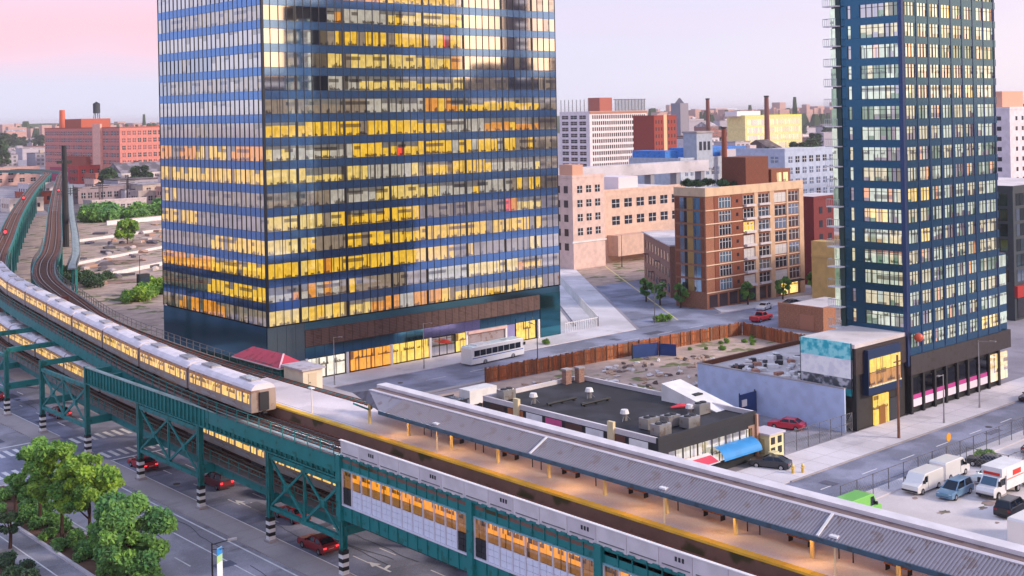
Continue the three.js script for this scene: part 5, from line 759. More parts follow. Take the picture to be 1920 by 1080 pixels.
{ // rubble on the building plots, each lump its own
  seed = 4242; const geos = Array.from({ length: 5 }, (_, k) => { const g = new THREE.DodecahedronGeometry(0.5, 0), q = g.attributes.position; for (let i = 0; i < q.count; i++) { const f = 0.7 + 0.6 * hash2(Math.round(q.getX(i) * 50), Math.round(q.getY(i) * 50 + q.getZ(i) * 70), k); q.setXYZ(i, q.getX(i) * f, q.getY(i) * f * 0.7, q.getZ(i) * f); } g.computeVertexNormals(); return g; }), mats = [0xd8cfd0, 0xb89c8c, 0xe6e0e0, 0x8a7a78, 0xc8a890, 0x6a5a56].map((c) => std(c, 0.95, T.wall));
  for (let i = 0; i < 290; i++) { const left = i < 130, m = new THREE.Mesh(pick(geos), pick(mats)); m.name = numbered('rubble_lump'); m.position.set(left ? rr(88, 111) : rr(120, 160), 0.12, -(left ? rr(121, 141) : rr(116, 139))); m.scale.set(rr(0.4, 1.8), rr(0.4, 1.2), rr(0.4, 1.8)); m.rotation.y = rr(0, 6); m.castShadow = m.receiveShadow = true; scene.add(m); tag(m, left ? 'broken rubble lump on the plot behind the canopy end' : 'broken rubble lump on the plot behind the black shop', 'rubble', left ? 'rubble behind the canopy' : 'rubble behind the shop'); }
}
function wireFence(name, label, pts, h, gap, m = M.steelGrey) {
  const t = thing(name, label, 'fence', pts[0]);
  for (let i = 0; i < pts.length - 1; i++) { const [a, b] = [pts[i], pts[i + 1]], L = Math.hypot(b[0] - a[0], b[1] - a[1]), n = Math.max(1, Math.round(L / gap)); for (let k = 0; k <= n; k++) { const u = a[0] + (b[0] - a[0]) * k / n, v = a[1] + (b[1] - a[1]) * k / n; new MB().cyl([u, 0.1, v], [u, h, v], 0.05, 0.05, 6).build('post', m, t); } for (const y of [h * 0.5, h - 0.05]) new MB().bar([a[0], y, a[1]], [b[0], y, b[1]], 0.05, 0.05).build('rail', m, t); const w = new MB(); for (let s = 0; s < L; s += 0.5) for (const d of [-1, 1]) { const k0 = s / L, k1 = Math.min(1, (s + h) / L); w.bar([a[0] + (b[0] - a[0]) * k0, d > 0 ? 0.15 : h, a[1] + (b[1] - a[1]) * k0], [a[0] + (b[0] - a[0]) * k1, d > 0 ? h : 0.15, a[1] + (b[1] - a[1]) * k1], 0.012, 0.012); } w.build('wire_mesh', M.steel, t); }
  return t;
}
wireFence('wire_fence', 'wire mesh fence in front of the car yard', [[118, 88.3], [134.6, 88.3]], 2.6, 2.4); wireFence('wire_fence', 'wire mesh fence along the parking lot pavement', [[108, 72.4], [126, 72.4], [160, 72.4]], 2.4, 3); wireFence('wire_fence', 'wire mesh fence beside the far parking bays', [[131, 71], [131, 66], [175, 66]], 2.2, 3.4);
{ const t = thing('picket_fence', 'white metal picket fence around the empty plot right of the glass tower', 'fence', [166, 170]); const a = [159.5, 166.4], b = [168.5, 166.6], c = [204, 214]; for (const [p, q] of [[a, b], [b, c]]) { const L = Math.hypot(q[0] - p[0], q[1] - p[1]), n = Math.round(L / 0.6); for (let i = 0; i <= n; i++) { const u = p[0] + (q[0] - p[0]) * i / n, v = p[1] + (q[1] - p[1]) * i / n; box(u - 0.05, u + 0.05, 0.1, 2.0, v - 0.05, v + 0.05).build('picket', M.white, t); } new MB().bar([p[0], 1.8, p[1]], [q[0], 1.8, q[1]], 0.08, 0.1).build('rail', M.white, t); } }
function lampPost(label, [u, v], h, arm, m, name = 'street_lamp', base = 0.13) {   // arm: [du, dv]
  const t = thing(name, label, 'street lamp', [u, v], base); new MB().cyl([u, base, v], [u, base + 0.6, v], 0.16, 0.12).build('base', m, t); new MB().cyl([u, base + 0.6, v], [u, h, v], 0.1, 0.06).build('pole', m, t);
  if (arm) { new MB().cyl([u, h - 0.1, v], [u + arm[0], h + 0.25, v + arm[1]], 0.05, 0.04, 6).build('arm', m, t); new MB().bar([u + arm[0] * 0.8, h + 0.2, v + arm[1] * 0.8], [u + arm[0] * 1.25, h + 0.28, v + arm[1] * 1.25], 0.28, 0.14).build('lamp_head', M.steel, t); }
  return t;
}
lampPost('tall steel street lamp on the pavement by the shop windows', [157.3, 83.2], 9.2, [-0.4, -2.2], M.steel); lampPost('street lamp with a curved arm in front of the dark blue tower', [146.5, 82.4], 6.4, [-2.2, -0.6], M.steel); lampPost('pale street lamp by the red fronted glass block', [196, 84], 9, [1.2, -1.8], M.white);
lampPost('thin street lamp beside the traffic island', [178.5, 161], 7.5, [0.6, -1.2], M.steelGrey); lampPost('street lamp at the far junction beside the row house', [238, 226], 8.5, [-1, -1], M.dark); lampPost('street lamp on the bus street pavement', [121, 159.6], 7.5, [0, -1.8], M.steel); lampPost('street lamp near the glass tower base corner', [104, 160], 7.5, [0, -1.8], M.steel); lampPost('street lamp in the pale lot left of the tower', [133, 292], 8, [1, -1], M.dark); lampPost('street lamp behind the bus by the wooden fence', [134, 146.4], 7, [0, 1.5], M.steelGrey);
{ const t = thing('utility_pole', 'brown wooden utility pole in front of the gold doorway', 'pole', [136, 82.6], 0.13); new MB().cyl([136, 0.13, 82.6], [136, 10.4, 82.6], 0.19, 0.13).build('pole', std(0xa0705a, 0.9, T.wood), t); new MB().bar([135.2, 9.6, 82.6], [136.8, 9.6, 82.6], 0.12, 0.12).build('crossarm', std(0x8a604c, 0.9, T.wood), t); }
{ const t = lampPost('black street lamp carrying a blue and white banner', [46.5, 89.8], 7.3, [1.3, -0.9], M.black, 'banner_lamp'); const bt = tex(128, 1, 7, (x, y) => y > 0.75 ? [30 + 40 * x, 140, 215] : y > 0.5 ? [170, 205, 120 + 60 * x] : [232, 236, 240]); const g = new THREE.BoxGeometry(0.75, 2.4, 0.04); const m = put('banner', g, std(0xffffff, 0.7, bt), t); m.position.set(0.5, 5.6, 0.3); m.rotation.y = 0.5; new MB().bar([46.5, 6.8, 89.8], [47.3, 6.8, 89.3], 0.05, 0.05).build('bracket', M.black, t); }
{ const t = thing('traffic_sign', 'yellow round sign on a post at the kerb by the parking lot', 'sign', [131, 73.2], 0.13); new MB().cyl([131, 0.13, 73.2], [131, 2.8, 73.2], 0.05, 0.05, 6).build('post', M.steel, t); new MB().cyl([131, 2.9, 73.12], [131, 2.9, 73.18], 0.5, 0.5, 14).build('sign_plate', std(0xe09a20, 0.5), t); }
for (const [u, v, l] of [[114.6, 83, 'yellow hydrant with a cap at the kerb of the wide pavement'], [115.6, 82.4, 'smaller yellow hydrant right at the kerb edge']]) { const t = thing('fire_hydrant', l, 'hydrant', [u, v], 0.13); new MB().cyl([u, 0.13, v], [u, 0.95, v], 0.17, 0.15).build('barrel', std(0xd8b04a, 0.6), t); new MB().cyl([u, 0.95, v], [u, 1.15, v], 0.2, 0.06).build('cap', std(0xe8cf80, 0.6), t); new MB().cyl([u - 0.3, 0.7, v], [u + 0.3, 0.7, v], 0.08, 0.08, 8).build('nozzle', std(0xd8b04a, 0.6), t); }
{ const t = thing('gate_booth', 'cream painted block booth at the car yard gate', 'booth', [118.5, 88.6]); const cr = std(0xe6dcae, 0.8, T.wall); box(116.9, 119.6, 0, 3.0, 87.9, 90.6).build('wall', cr, t); box(116.7, 119.8, 3.0, 3.2, 87.7, 90.8).build('roof', std(0xc8c0cc, 0.7), t); for (const [a, h] of [[117.2, 1.9], [118.5, 1.9], [117.2, 0.7], [118.5, 0.7]]) box(a, a + 0.7, h, h + 0.8, 87.84, 87.9).build('window', M.dark, t); box(116.84, 116.9, 0.7, 2.5, 88.6, 89.6).build('door', std(0xb8a878, 0.7), t); box(116.3, 117.4, 0, 1.3, 86.9, 87.7).build('planter', cr, t); }
for (const [u, v, h, l] of [[160, 408, 34, 'tall black mast left of the pale lots'], [128, 395, 32, 'tall black mast beside the curving tracks']]) { const t = thing('mast', l, 'mast', [u, v]); new MB().cyl([u, 0, v], [u, h, v], 1.1, 0.8, 10).build('pole', M.black, t); box(u - 2.4, u + 2.4, h - 6, h - 5, v - 0.5, v + 0.5).build('crossarm', M.black, t); }
{ const t = thing('advertising_kiosk', 'dark glass advertising kiosk on the pavement left of the tower', 'kiosk', [127, 277]); box(125.6, 128.2, 0.1, 5.2, 276, 277.6).build('cabinet', M.dark, t); box(125.8, 128.0, 0.6, 4.6, 275.9, 276).build('screen', std(0x4a5a70, 0.1, null, { metalness: 0.7 }), t); }
{ const t = thing('trackside_cabinet', 'rusty brown trackside cabinet by the far track', 'cabinet', [76.5, 197], 11); box(75.9, 77.3, 11, 13.3, 196.4, 197.2).build('cabinet', std(0x5a2c2a, 0.8, T.metal), t); box(75.86, 75.9, 11.4, 12.9, 196.5, 197.1).build('door', std(0x6a3834, 0.8, T.metal), t); }

// ---------------------------------------------------------------- the pale lots left of the tower
{
  structure('rail_yard', new MB().sheet([[200, 520], [330, 520], [420, 720], [262, 720]], 0.03), std(0x8a7f88, 0.95, T.asphalt), 'grey rail yard behind the pale lots');
  const wallM = std(0xece4e8, 0.85, T.wall);
  const wl = (a, b, h, l) => { const t = thing('retaining_wall', l, 'wall', a); new MB().bar([a[0], h / 2, a[1]], [b[0], h / 2, b[1]], 0.5, h).build('wall', wallM, t); new MB().bar([a[0], h + 0.1, a[1]], [b[0], h + 0.1, b[1]], 0.8, 0.2).build('coping', M.kerb, t); };
  wl([122, 310], [172, 340], 1.2, 'long white retaining wall behind the scrubby bushes'); wl([140, 352], [192, 384], 0.9, 'white wall across the middle of the pale lot'); wl([168, 420], [230, 446], 1, 'white wall at the back of the pale lot'); wl([205, 480], [270, 494], 1.8, 'grey white wall in front of the distant hedge');
  seed = 1717; const gs = [new THREE.BoxGeometry(1, 0.7, 1.4), new THREE.DodecahedronGeometry(0.7, 0)], ms = [0x8a7f86, 0xc8b8b4, 0x5c5660, 0xb4907e].map((c) => std(c, 0.9, T.wall));
  for (let i = 0; i < 60; i++) { const k = rnd(), m = new THREE.Mesh(pick(gs), pick(ms)); m.name = numbered('debris_heap'); m.position.set(130 + k * 80 + rr(-10, 12), 0.3, -(312 + k * 150 + rr(-12, 10))); m.scale.set(rr(0.8, 5), rr(0.6, 1.6), rr(0.8, 3)); m.rotation.y = rr(0, 6); scene.add(m); tag(m, 'heap of debris strewn over the pale lot', 'debris', 'debris on the pale lot'); }
  const dirtM = std(0xb49a90, 1, T.dirt);
  for (let i = 0; i < 16; i++) { const k = rnd(), u = 126 + k * 80, v = 300 + k * 150 + rr(-10, 12), r = rr(2, 8), n = 12; structure('dirt_patch', new MB().sheet(Array.from({ length: n }, (_, j) => { const a = j / n * 6.283, q = r * rr(0.6, 1.2); return [u + Math.cos(a) * q, v + Math.sin(a) * q * 0.8]; }), 0.03 + i * 0.003), dirtM); }
  for (const [u, v, a, b, h, c, l] of [[224, 540, 26, 10, 6, 0xcabcc0, 'long pale depot shed in the rail yard'], [262, 575, 30, 9, 7, 0xb8a8a4, 'beige depot shed behind the long pale shed'], [250, 620, 30, 12, 8, 0x9c8c94, 'grey depot shed further back in the rail yard'], [300, 600, 20, 9, 9, 0xa05a4c, 'brick depot shed at the right of the rail yard']]) { const t = block('depot_shed', l, 'shed', u, u + a, v, v + b, h, std(c, 0.85, T.wall)); windowsOn(t, 's', u, v + 1, v + b - 1, 1.5, h - 1, 3, 1, 0.5, 0.5, W.dk); windowsOn(t, 'f', v, u + 1, u + a - 1, 1.5, h - 1, 8, 1, 0.6, 0.5, [W.dk, W.dk2]); }
  for (let i = 0; i < 9; i++) { const k = i / 9, u = 205 + k * 80, v = 520 + k * 90 + (i % 3) * 9, t = thing('yard_gantry', 'thin gantry pole standing in the rail yard', 'pole', [u, v], 0, 'rail yard poles'); new MB().cyl([u, 0, v], [u, 13, v], 0.25, 0.16, 6).build('pole', M.dark, t); new MB().bar([u - 5, 11.5, v - 2], [u + 5, 11.5, v + 2], 0.2, 0.3).build('crossarm', M.dark, t); }
}

{ // the farthest roofs and treetops melt into one serrated line
  seed = 31; const far = new MB(), green = new MB();
  for (let i = 0; i < 900; i++) { const az = pick([[-24, -15.5], [5.5, 16], [5.5, 16], [21, 24]]), a = rr(...az) * Math.PI / 180, d = rr(2300, 3300), X = Math.tan(a) * d, u = X * Math.sin(TH) + d * Math.cos(TH), v = -X * Math.cos(TH) + d * Math.sin(TH), h = 26 + rr(4, 20) * (0.5 + fbm(az[0] + a * 40 + 60, 3.3, 64, 4, 3)) + (rnd() < 0.03 ? rr(8, 26) : 0), w = rr(6, 26); if (rnd() < 0.6) far.box(u, u + w, 0, h, v, v + w); else green.cyl([u, 10, v], [u, h, v], w * 0.7, w * 0.3, 6); }
  const a = far.build('distant_skyline', std(0xc4a09a, 0.85, T.wall)); tag(a, 'serrated mass of the farthest roofs along the horizon', 'skyline', null, 'stuff');
  const b = green.build('distant_woodland', std(0x3f5c30, 1, T.foliage)); tag(b, 'dark treetops mixed into the farthest roofs', 'woodland', null, 'stuff');
}

// ---------------------------------------------------------------- vehicles
const glassDark = std(0x2a3440, 0.05, null, { metalness: 0.7 }), glassSky = std(0x4a6478, 0.06, null, { metalness: 0.45 }), chrome = std(0xb8b8bc, 0.25, null, { metalness: 0.9 }), headLamp = std(0xe8ecf0, 0.15), tailOff = std(0x8a1420, 0.3), tailOn = (() => { const m = std(0x701018, 0.4); m.emissive = new THREE.Color(1, 0.03, 0.04); m.emissiveIntensity = 1.8; return m; })();
const paintOf = (hex) => new THREE.MeshPhysicalMaterial({ color: hex, roughness: 0.38, metalness: 0.25, clearcoat: 0.7, clearcoatRoughness: 0.12 });
function sideExtrude(pts, w, bevel = 0.07) { const s = new THREE.Shape(pts.map(([x, y]) => new THREE.Vector2(x, y))), g = new THREE.ExtrudeGeometry(s, { depth: w - 2 * bevel, bevelEnabled: true, bevelThickness: bevel, bevelSize: bevel * 0.7, bevelSegments: 3, curveSegments: 6 }); g.translate(0, 0, -(w - 2 * bevel) / 2); return g; }
function arch(x, r, n = 7) { return Array.from({ length: n }, (_, i) => { const a = Math.PI * (1 - i / (n - 1)); return [x + Math.cos(a) * r, 0.32 + Math.sin(a) * r]; }); }
function wheels(t, xs, w, r = 0.33) { for (const x of xs) for (const z of [-1, 1]) { const g = new THREE.CylinderGeometry(r, r, 0.22, 18); g.rotateX(Math.PI / 2); const m = put('wheel', g, M.rubber, t); m.position.set(x, r, z * (w / 2 - 0.11)); const h = new THREE.CylinderGeometry(r * 0.6, r * 0.6, 0.02, 12); h.rotateX(Math.PI / 2); const k = put('rim', h, chrome, m); k.position.z = z * 0.115; } }
const lb = (n, x0, x1, y0, y1, z0, z1, m, p) => new MB().box(x0, x1, y0, y1, -z1, -z0).build(n, m, p);   // local box with z as is
function frustum(x0, x1, x2, x3, y0, y1, w0, w1) { // glasshouse: base x0..x1, roof x2..x3
  const mb = new MB(), a = [x0, y0, -w0], b = [x1, y0, -w0], c = [x1, y0, w0], d = [x0, y0, w0], e = [x2, y1, -w1], f = [x3, y1, -w1], g = [x3, y1, w1], h = [x2, y1, w1]; mb.centre = [(x0 + x1) / 2, (y0 + y1) / 2, 0]; mb.quad(a, b, f, e).quad(b, c, g, f).quad(c, d, h, g).quad(d, a, e, h).quad(e, f, g, h); mb.centre = null; return mb;
}
function carBase(kind, paint, tail = tailOff) {   // local: x forward, y up; parts of an ordinary car
  const t = new THREE.Group(); const suv = kind === 'suv', L = suv ? 4.8 : kind === 'mini' ? 4.9 : 4.6, hl = L / 2, W = 1.82, belt = suv ? 1.08 : 0.95, top = suv ? 1.78 : kind === 'mini' ? 1.72 : 1.45, P = paintOf(paint);
  const xr = -hl + 0.85, xf = hl - 0.9;
  const low = [[-hl + 0.05, 0.3], ...arch(xr, 0.38), ...arch(xf, 0.38), [hl - 0.08, 0.3], [hl, 0.5], [hl - 0.05, 0.74], [hl - 0.35, belt - 0.14], [hl * 0.36, belt], [-hl + 0.5, belt + 0.02], [-hl + 0.06, belt - 0.08], [-hl, 0.55]];
  put('body', sideExtrude(low, W), P, t);
  const [x0, x1, x2, x3] = suv ? [-hl + 0.12, hl * 0.4, -hl + 0.35, hl * 0.12] : kind === 'mini' ? [-hl + 0.1, hl * 0.56, -hl + 0.4, hl * 0.14] : [-hl + 0.35, hl * 0.42, -hl + 1.15, hl * 0.08];
  frustum(x0, x1, x2, x3, belt - 0.02, top - 0.05, W / 2 - 0.1, W / 2 - 0.28).build('windows', glassDark, t);
  const r = frustum(x2 - 0.06, x3 + 0.06, x2 + 0.12, x3 - 0.1, top - 0.07, top, W / 2 - 0.25, W / 2 - 0.36).build('roof', P, t);
  const pl = (p, q) => new MB().bar(p, q, 0.09, 0.09).build('pillar', P, t);
  for (const z of [-1, 1]) { pl([x1, belt, z * (W / 2 - 0.11)], [x3, top - 0.05, z * (W / 2 - 0.28)]); pl([x0, belt, z * (W / 2 - 0.11)], [x2, top - 0.05, z * (W / 2 - 0.28)]); pl([(x0 + x1) / 2 - 0.1, belt, z * (W / 2 - 0.09)], [(x2 + x3) / 2 - 0.05, top - 0.05, z * (W / 2 - 0.27)]); lb('mirror', x1 - 0.35, x1 - 0.15, belt + 0.02, belt + 0.17, z > 0 ? W / 2 - 0.02 : -W / 2 - 0.16, z > 0 ? W / 2 + 0.16 : -W / 2 + 0.02, P, t); lb('headlight', hl - 0.16, hl + 0.01, 0.6, 0.74, z > 0 ? 0.5 : -0.82, z > 0 ? 0.82 : -0.5, headLamp, t); lb('tail_light', -hl - 0.02, -hl + 0.14, belt - 0.3, belt - 0.1, z > 0 ? 0.52 : -0.84, z > 0 ? 0.84 : -0.52, tail, t); }
  lb('grille', hl - 0.03, hl + 0.03, 0.4, 0.55, -0.5, 0.5, M.dark, t); lb('number_plate', -hl - 0.03, -hl + 0.02, 0.55, 0.68, -0.26, 0.26, M.white, t); lb('bumper', -hl - 0.05, -hl + 0.12, 0.32, 0.46, -0.86, 0.86, M.dark, t);
  wheels(t, [xr, xf], W); return t;
}
const protos = new Map();
function place(build, key, name, label, cat, [u, v], turn, group, h = 0) {
  let g; if (!protos.has(key)) { g = build(); protos.set(key, g); } else g = protos.get(key).clone();
  g.name = numbered(name); g.position.set(u, h, -v); g.rotation.y = turn; scene.add(g); g.userData = {}; return tag(g, label, cat, group);
}
const PI = Math.PI;
function vanBase(paint, high = 2.05, L = 5.2) {
  const t = new THREE.Group(), hl = L / 2, P = paintOf(paint), W = 1.98, xr = -hl + 1, xf = hl - 0.95;
  put('body', sideExtrude([[-hl, 0.34], ...arch(xr, 0.4), ...arch(xf, 0.4), [hl - 0.1, 0.34], [hl, 0.55], [hl - 0.06, 0.95], [hl - 0.75, 1.18], [hl - 1.45, high - 0.06], [hl - 1.8, high], [-hl + 0.12, high], [-hl, high - 0.15]], W, 0.09), P, t);
  const mb = new MB(); mb.quad([hl - 0.79, 1.2, -0.82], [hl - 0.79, 1.2, 0.82], [hl - 1.4, high - 0.14, 0.74], [hl - 1.4, high - 0.14, -0.82 + 0.08]); const w = mb.geometry(); w.translate(0.04, 0.03, 0); put('windscreen', w, glassSky, t);
  for (const z of [-1, 1]) { const q = new MB(), zz = z * (W / 2 + 0.012); q.quad([hl - 1.95, 1.2, zz], [hl - 1.0, 1.2, zz], [hl - 1.45, high - 0.2, zz], [hl - 1.95, high - 0.2, zz]); q.build('side_window', glassDark, t); lb('mirror', hl - 1.2, hl - 1.0, 1.2, 1.5, z > 0 ? W / 2 : -W / 2 - 0.22, z > 0 ? W / 2 + 0.22 : -W / 2, M.dark, t); lb('headlight', hl - 0.12, hl + 0.03, 0.72, 0.92, z > 0 ? 0.55 : -0.9, z > 0 ? 0.9 : -0.55, headLamp, t); lb('tail_light', -hl - 0.03, -hl + 0.06, 0.8, 1.2, z > 0 ? 0.78 : -0.92, z > 0 ? 0.92 : -0.78, tailOff, t); lb('door_seam', hl - 2.05, hl - 2.02, 0.5, high - 0.2, z > 0 ? W / 2 - 0.01 : -W / 2 - 0.012, z > 0 ? W / 2 + 0.012 : -W / 2 + 0.01, M.dark, t); }
  lb('bumper', hl - 0.12, hl + 0.07, 0.36, 0.56, -0.92, 0.92, M.dark, t); lb('grille', hl - 0.06, hl + 0.02, 0.62, 0.8, -0.5, 0.5, M.dark, t); wheels(t, [xr, xf], W, 0.35); return t;
}
function boxTruck() {
  const t = new THREE.Group(), P = paintOf(0xe8e6e8), cab = sideExtrude([[0.6, 0.4], ...arch(2.3, 0.45), [3.15, 0.4], [3.25, 0.9], [3.1, 1.2], [2.45, 1.35], [1.85, 2.15], [0.6, 2.2]], 2.0, 0.08); put('cab', cab, P, t);
  lb('cargo_box', -3.1, 0.75, 0.75, 3.1, -1.15, 1.15, M.white, t); lb('box_nose', 0.75, 1.7, 2.25, 3.1, -1.13, 1.13, M.white, t); lb('chassis', -3.1, 1, 0.5, 0.74, -0.5, 0.5, M.dark, t);
  const red = std(0xcf2f22, 0.5); for (const z of [-1, 1]) { lb('red_emblem', -2.4, -0.6, 2.0, 2.55, z > 0 ? 1.15 : -1.165, z > 0 ? 1.165 : -1.15, red, t); lb('red_stripe', -3.0, 0.7, 1.72, 1.86, z > 0 ? 1.15 : -1.165, z > 0 ? 1.165 : -1.15, std(0xd88a80, 0.5), t); new MB().quad([0.8, 1.3, z * 1.012], [2.2, 1.3, z * 1.012], [1.8, 2.0, z * 1.012], [0.8, 2.0, z * 1.012]).build('side_window', glassDark, t); lb('mirror', 2.1, 2.3, 1.4, 1.9, z > 0 ? 1.0 : -1.3, z > 0 ? 1.3 : -1.0, M.dark, t); lb('headlight', 3.1, 3.27, 0.75, 0.95, z > 0 ? 0.6 : -0.9, z > 0 ? 0.9 : -0.6, headLamp, t); lb('tail_light', -3.13, -3.08, 0.8, 1.0, z > 0 ? 0.9 : -1.1, z > 0 ? 1.1 : -0.9, tailOff, t); }
  const w = new MB().quad([2.5, 1.38, -0.85], [2.5, 1.38, 0.85], [1.92, 2.1, 0.78], [1.92, 2.1, -0.78]).geometry(); w.translate(0.05, 0.03, 0); put('windscreen', w, glassSky, t); lb('red_band', 1.7, 1.72, 2.3, 2.6, -0.9, 0.9, red, t); lb('bumper', 3.1, 3.32, 0.4, 0.6, -0.95, 0.95, M.dark, t); wheels(t, [-1.9, 2.3], 2.2, 0.42); return t;
}
function busBase() {
  const t = new THREE.Group(), L = 12.2, hl = L / 2, P = paintOf(0xe6e8ee), W = 2.55; put('body', sideExtrude([[-hl, 0.35], ...arch(-3.0, 0.52).map(([x, y]) => [x, y]), ...arch(3.5, 0.52), [hl, 0.35], [hl + 0.02, 1.2], [hl - 0.12, 2.85], [hl - 0.35, 3.05], [-hl + 0.2, 3.05], [-hl, 2.8]], W, 0.1), P, t);
  for (const z of [-1, 1]) { for (let i = 0; i < 8; i++) lb('window', -5.5 + i * 1.36, -4.24 + i * 1.36, 1.55, 2.5, z > 0 ? W / 2 - 0.02 : -W / 2 - 0.02, z > 0 ? W / 2 + 0.02 : -W / 2 + 0.02, glassDark, t); lb('blue_stripe', -5.9, 5.9, 1.2, 1.34, z > 0 ? W / 2 - 0.01 : -W / 2 - 0.015, z > 0 ? W / 2 + 0.015 : -W / 2 + 0.01, std(0x3a5fa8, 0.5), t); lb('mirror', hl - 0.1, hl + 0.15, 1.9, 2.4, z > 0 ? W / 2 : -W / 2 - 0.25, z > 0 ? W / 2 + 0.25 : -W / 2, M.dark, t); lb('headlight', hl - 0.02, hl + 0.06, 0.7, 0.95, z > 0 ? 0.7 : -1.1, z > 0 ? 1.1 : -0.7, headLamp, t); lb('tail_light', -hl - 0.03, -hl + 0.03, 0.8, 1.1, z > 0 ? 0.8 : -1.1, z > 0 ? 1.1 : -0.8, tailOff, t); }
  for (const x of [-0.6, 4.9]) lb('door', x - 0.55, x + 0.55, 0.45, 2.55, -W / 2 - 0.03, -W / 2 + 0.01, glassDark, t);
  lb('windscreen', hl - 0.1, hl + 0.03, 1.3, 2.6, -1.1, 1.1, glassDark, t); lb('rear_window', -hl - 0.03, -hl + 0.05, 1.7, 2.5, -0.9, 0.9, glassDark, t); lb('roof_unit', -4.6, -1.6, 3.05, 3.3, -0.9, 0.9, M.white, t); lb('roof_hatch', 2, 3, 3.05, 3.15, -0.5, 0.5, M.steel, t); wheels(t, [-3.0, 3.5], 2.5, 0.48); return t;
}
function pickup(paint) {
  const t = new THREE.Group(), P = paintOf(paint), hl = 2.75; put('body', sideExtrude([[-hl, 0.45], ...arch(-1.75, 0.44).map(([x, y]) => [x, y + 0.08]), ...arch(1.75, 0.44).map(([x, y]) => [x, y + 0.08]), [hl, 0.45], [hl, 0.95], [hl - 0.3, 1.1], [0.95, 1.16], [-hl, 1.1]], 1.95), P, t);
  frustum(-0.75, 1.15, -0.5, 0.6, 1.12, 1.8, 0.86, 0.7).build('windows', glassDark, t); frustum(-0.56, 0.66, -0.4, 0.5, 1.78, 1.86, 0.72, 0.62).build('roof', P, t); lb('cargo_bed', -2.6, -0.9, 1.1, 1.12, -0.8, 0.8, M.dark, t); for (const z of [-1, 1]) { new MB().bar([1.15, 1.12, z * 0.86], [0.6, 1.8, z * 0.7], 0.1, 0.1).build('pillar', P, t); new MB().bar([-0.75, 1.12, z * 0.86], [-0.5, 1.8, z * 0.7], 0.12, 0.12).build('pillar', P, t); lb('headlight', hl - 0.05, hl + 0.06, 0.78, 0.95, z > 0 ? 0.6 : -0.92, z > 0 ? 0.92 : -0.6, headLamp, t); lb('tail_light', -hl - 0.06, -hl + 0.02, 0.8, 1.0, z > 0 ? 0.78 : -0.95, z > 0 ? 0.95 : -0.78, tailOff, t); } lb('bumper', hl, hl + 0.14, 0.46, 0.66, -0.9, 0.9, chrome, t); wheels(t, [-1.75, 1.75], 1.95, 0.4); return t;
}
place(busBase, 'bus', 'city_bus', 'white city bus with dark windows in front of the glass tower', 'bus', [133.6, 157.0], 0.06);
place(() => vanBase(0xeae6e4), 'van', 'delivery_van', 'white delivery van nearest the street in the parking lot', 'van', [119.6, 69.9], PI);
place(() => vanBase(0xeae6e4), 'van', 'delivery_van', 'white delivery van behind the other van by the kerb', 'van', [126.2, 71.0 - 0.6], PI);
place(() => carBase('mini', 0x6c8fae), 'mini', 'minivan', 'steel blue minivan between the white van and the box truck', 'minivan', [120.2, 66.5], PI + 0.04);
place(boxTruck, 'truck', 'box_truck', 'white box truck with a red emblem in the parking lot', 'box truck', [124.2, 63.6], PI);
place(() => carBase('suv', 0x1d1e24), 'suvblack', 'estate_car', 'black estate car with its tail toward the station', 'car', [118.9, 59.6], 0.05);
place(() => carBase('suv', 0x2a6fc0), 'suvblue', 'parked_car', 'blue car beside the black estate at the right edge', 'car', [120.4, 56.8], PI);
place(() => carBase('sedan', 0xcfd6da), 'sedpale', 'parked_car', 'pale car half hidden between minivan and box truck', 'car', [127.3, 66.4], PI);
place(() => carBase('sedan', 0x2a2c34), 'seddark', 'parked_car', 'dark car behind the second white van', 'car', [132.4, 69.2], PI / 2 + 0.2);
place(() => carBase('sedan', 0x2a2c34), 'seddark', 'parked_car', 'dark car parked alone at the right edge behind the box truck', 'car', [141.8, 67.9], PI);
place(() => vanBase(0x7fce5a, 2.3, 5.4), 'vangreen', 'delivery_van', 'bright green van right behind the station canopy', 'van', [107.0, 69.7], 0);
place(() => vanBase(0xe8e2de, 2.6, 6.2), 'vanlong', 'delivery_van', 'white high van half hidden by the canopy beside the green van', 'van', [100.6, 70.4], PI);
place(() => vanBase(0xe8e2de, 2.6, 6.2), 'vanlong', 'delivery_van', 'white van with a red mark cut by the right edge near the canopy', 'van', [112.9, 54.6], PI);
place(() => carBase('sedan', 0x33242a), 'sedmaroon', 'moving_car', 'dark sedan driving on the street at the right edge', 'car', [166.6, 80.3], PI);
place(() => carBase('sedan', 0xe2e2e6), 'sedwhite', 'parked_car', 'white car parked beyond the dark blue tower', 'car', [184, 80.2], PI);
place(() => carBase('sedan', 0xe2e2e6), 'sedwhite', 'parked_car', 'white car parked in front of the brick apartment block', 'car', [206, 155.6], -0.25); place(() => carBase('sedan', 0x3a3c44), 'seddark2', 'parked_car', 'dark car parked near the lit lobby', 'car', [214, 154.0], -0.25); place(() => carBase('sedan', 0x3a3c44), 'seddark2', 'parked_car', 'dark car beside the low orange garage', 'car', [205, 145], -0.2);
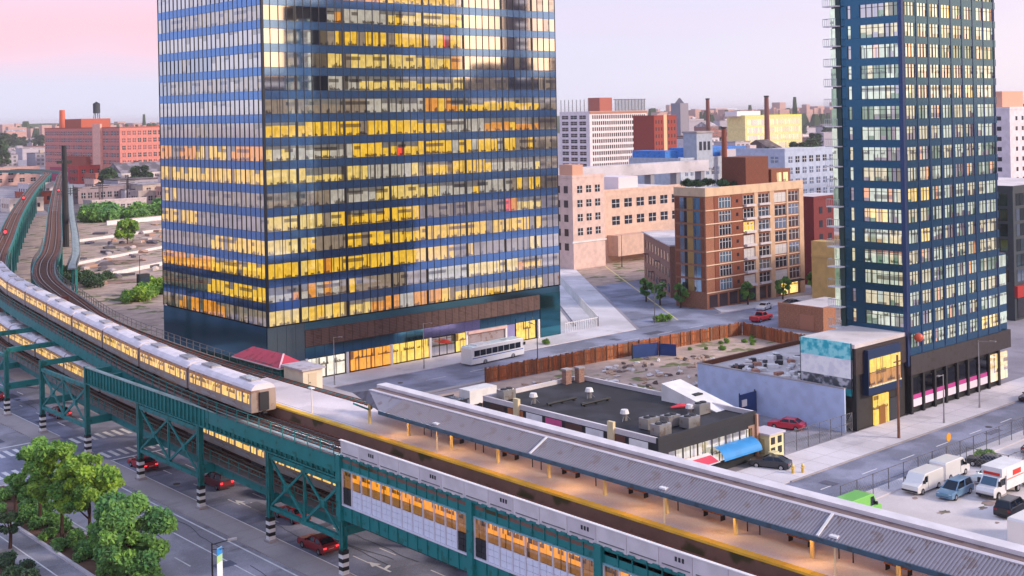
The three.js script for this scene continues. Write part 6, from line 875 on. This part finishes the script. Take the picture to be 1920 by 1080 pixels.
place(() => pickup(0xc02030), 'pickup', 'pickup_truck', 'red pickup truck in front of the apartment block', 'pickup', [194.4, 147.6], 0.1);
place(() => carBase('sedan', 0xc82440), 'sedred', 'parked_car', 'red car in the wire fenced car yard', 'car', [130.6, 95.4], PI / 2 + 0.3); place(() => carBase('sedan', 0xc82440), 'sedred', 'parked_car', 'red car at the back of the car yard by the blue signboard', 'car', [128.2, 101], 0.2);
place(() => carBase('suv', 0x1d1e24), 'suvblack', 'parked_car', 'black car beside the black shop corner', 'car', [118.6, 92.2 + 1.5], 0.15); place(() => carBase('sedan', 0x2a2c34), 'seddark', 'parked_car', 'dark car between the shop corner and the cream booth', 'car', [115.0, 86.4], 1.2); place(() => carBase('sedan', 0xcfd6da), 'sedpale', 'parked_car', 'silver car in the middle of the car yard', 'car', [124, 97], 0.4);
place(() => carBase('sedan', 0x4a4c58), 'sedgrey', 'parked_car', 'grey car on the far street behind the junction', 'car', [266, 262], 0.6); place(() => carBase('sedan', 0x4a4c58), 'sedgrey', 'parked_car', 'grey car in front of the pink warehouse', 'car', [254, 246], 0.6);
{ // traffic under the viaduct with its tail lamps on
  const spots = [[63.2, 190, 'red car with lit tail lamps at the far left under the viaduct'], [66, 172, 'dark red car with lit tail lamps left of the zebra crossing'], [63.2, 139, 'red car with lit tail lamps behind the fourth column'], [66, 126, 'red car with lit tail lamps behind the fifth column'], [66, 110, 'red car with lit tail lamps between the braced columns'], [63.1, 100.5, 'red car with lit tail lamps below the truss beside the station'], [69, 118.5, 'red car with lit tail lamps in the far lane under the viaduct']];
  spots.forEach(([u, v, l], i) => { const k = [0, 1, 0, 2, 0, 1, 2][i]; place(() => carBase(k === 2 ? 'suv' : 'sedan', [0xb01224, 0x8c1020, 0x6e1420][k], tailOn), 'traffic' + k, 'moving_car', l, 'car', [u, v], PI / 2, 'cars under the viaduct'); });
}
scene.traverse((o) => { if (o.isMesh) o.castShadow = o.receiveShadow = true; });
scene.fog = new THREE.FogExp2(new THREE.Color(0.86, 0.82, 0.93), 0.00009);
renderer.render(scene, camera);
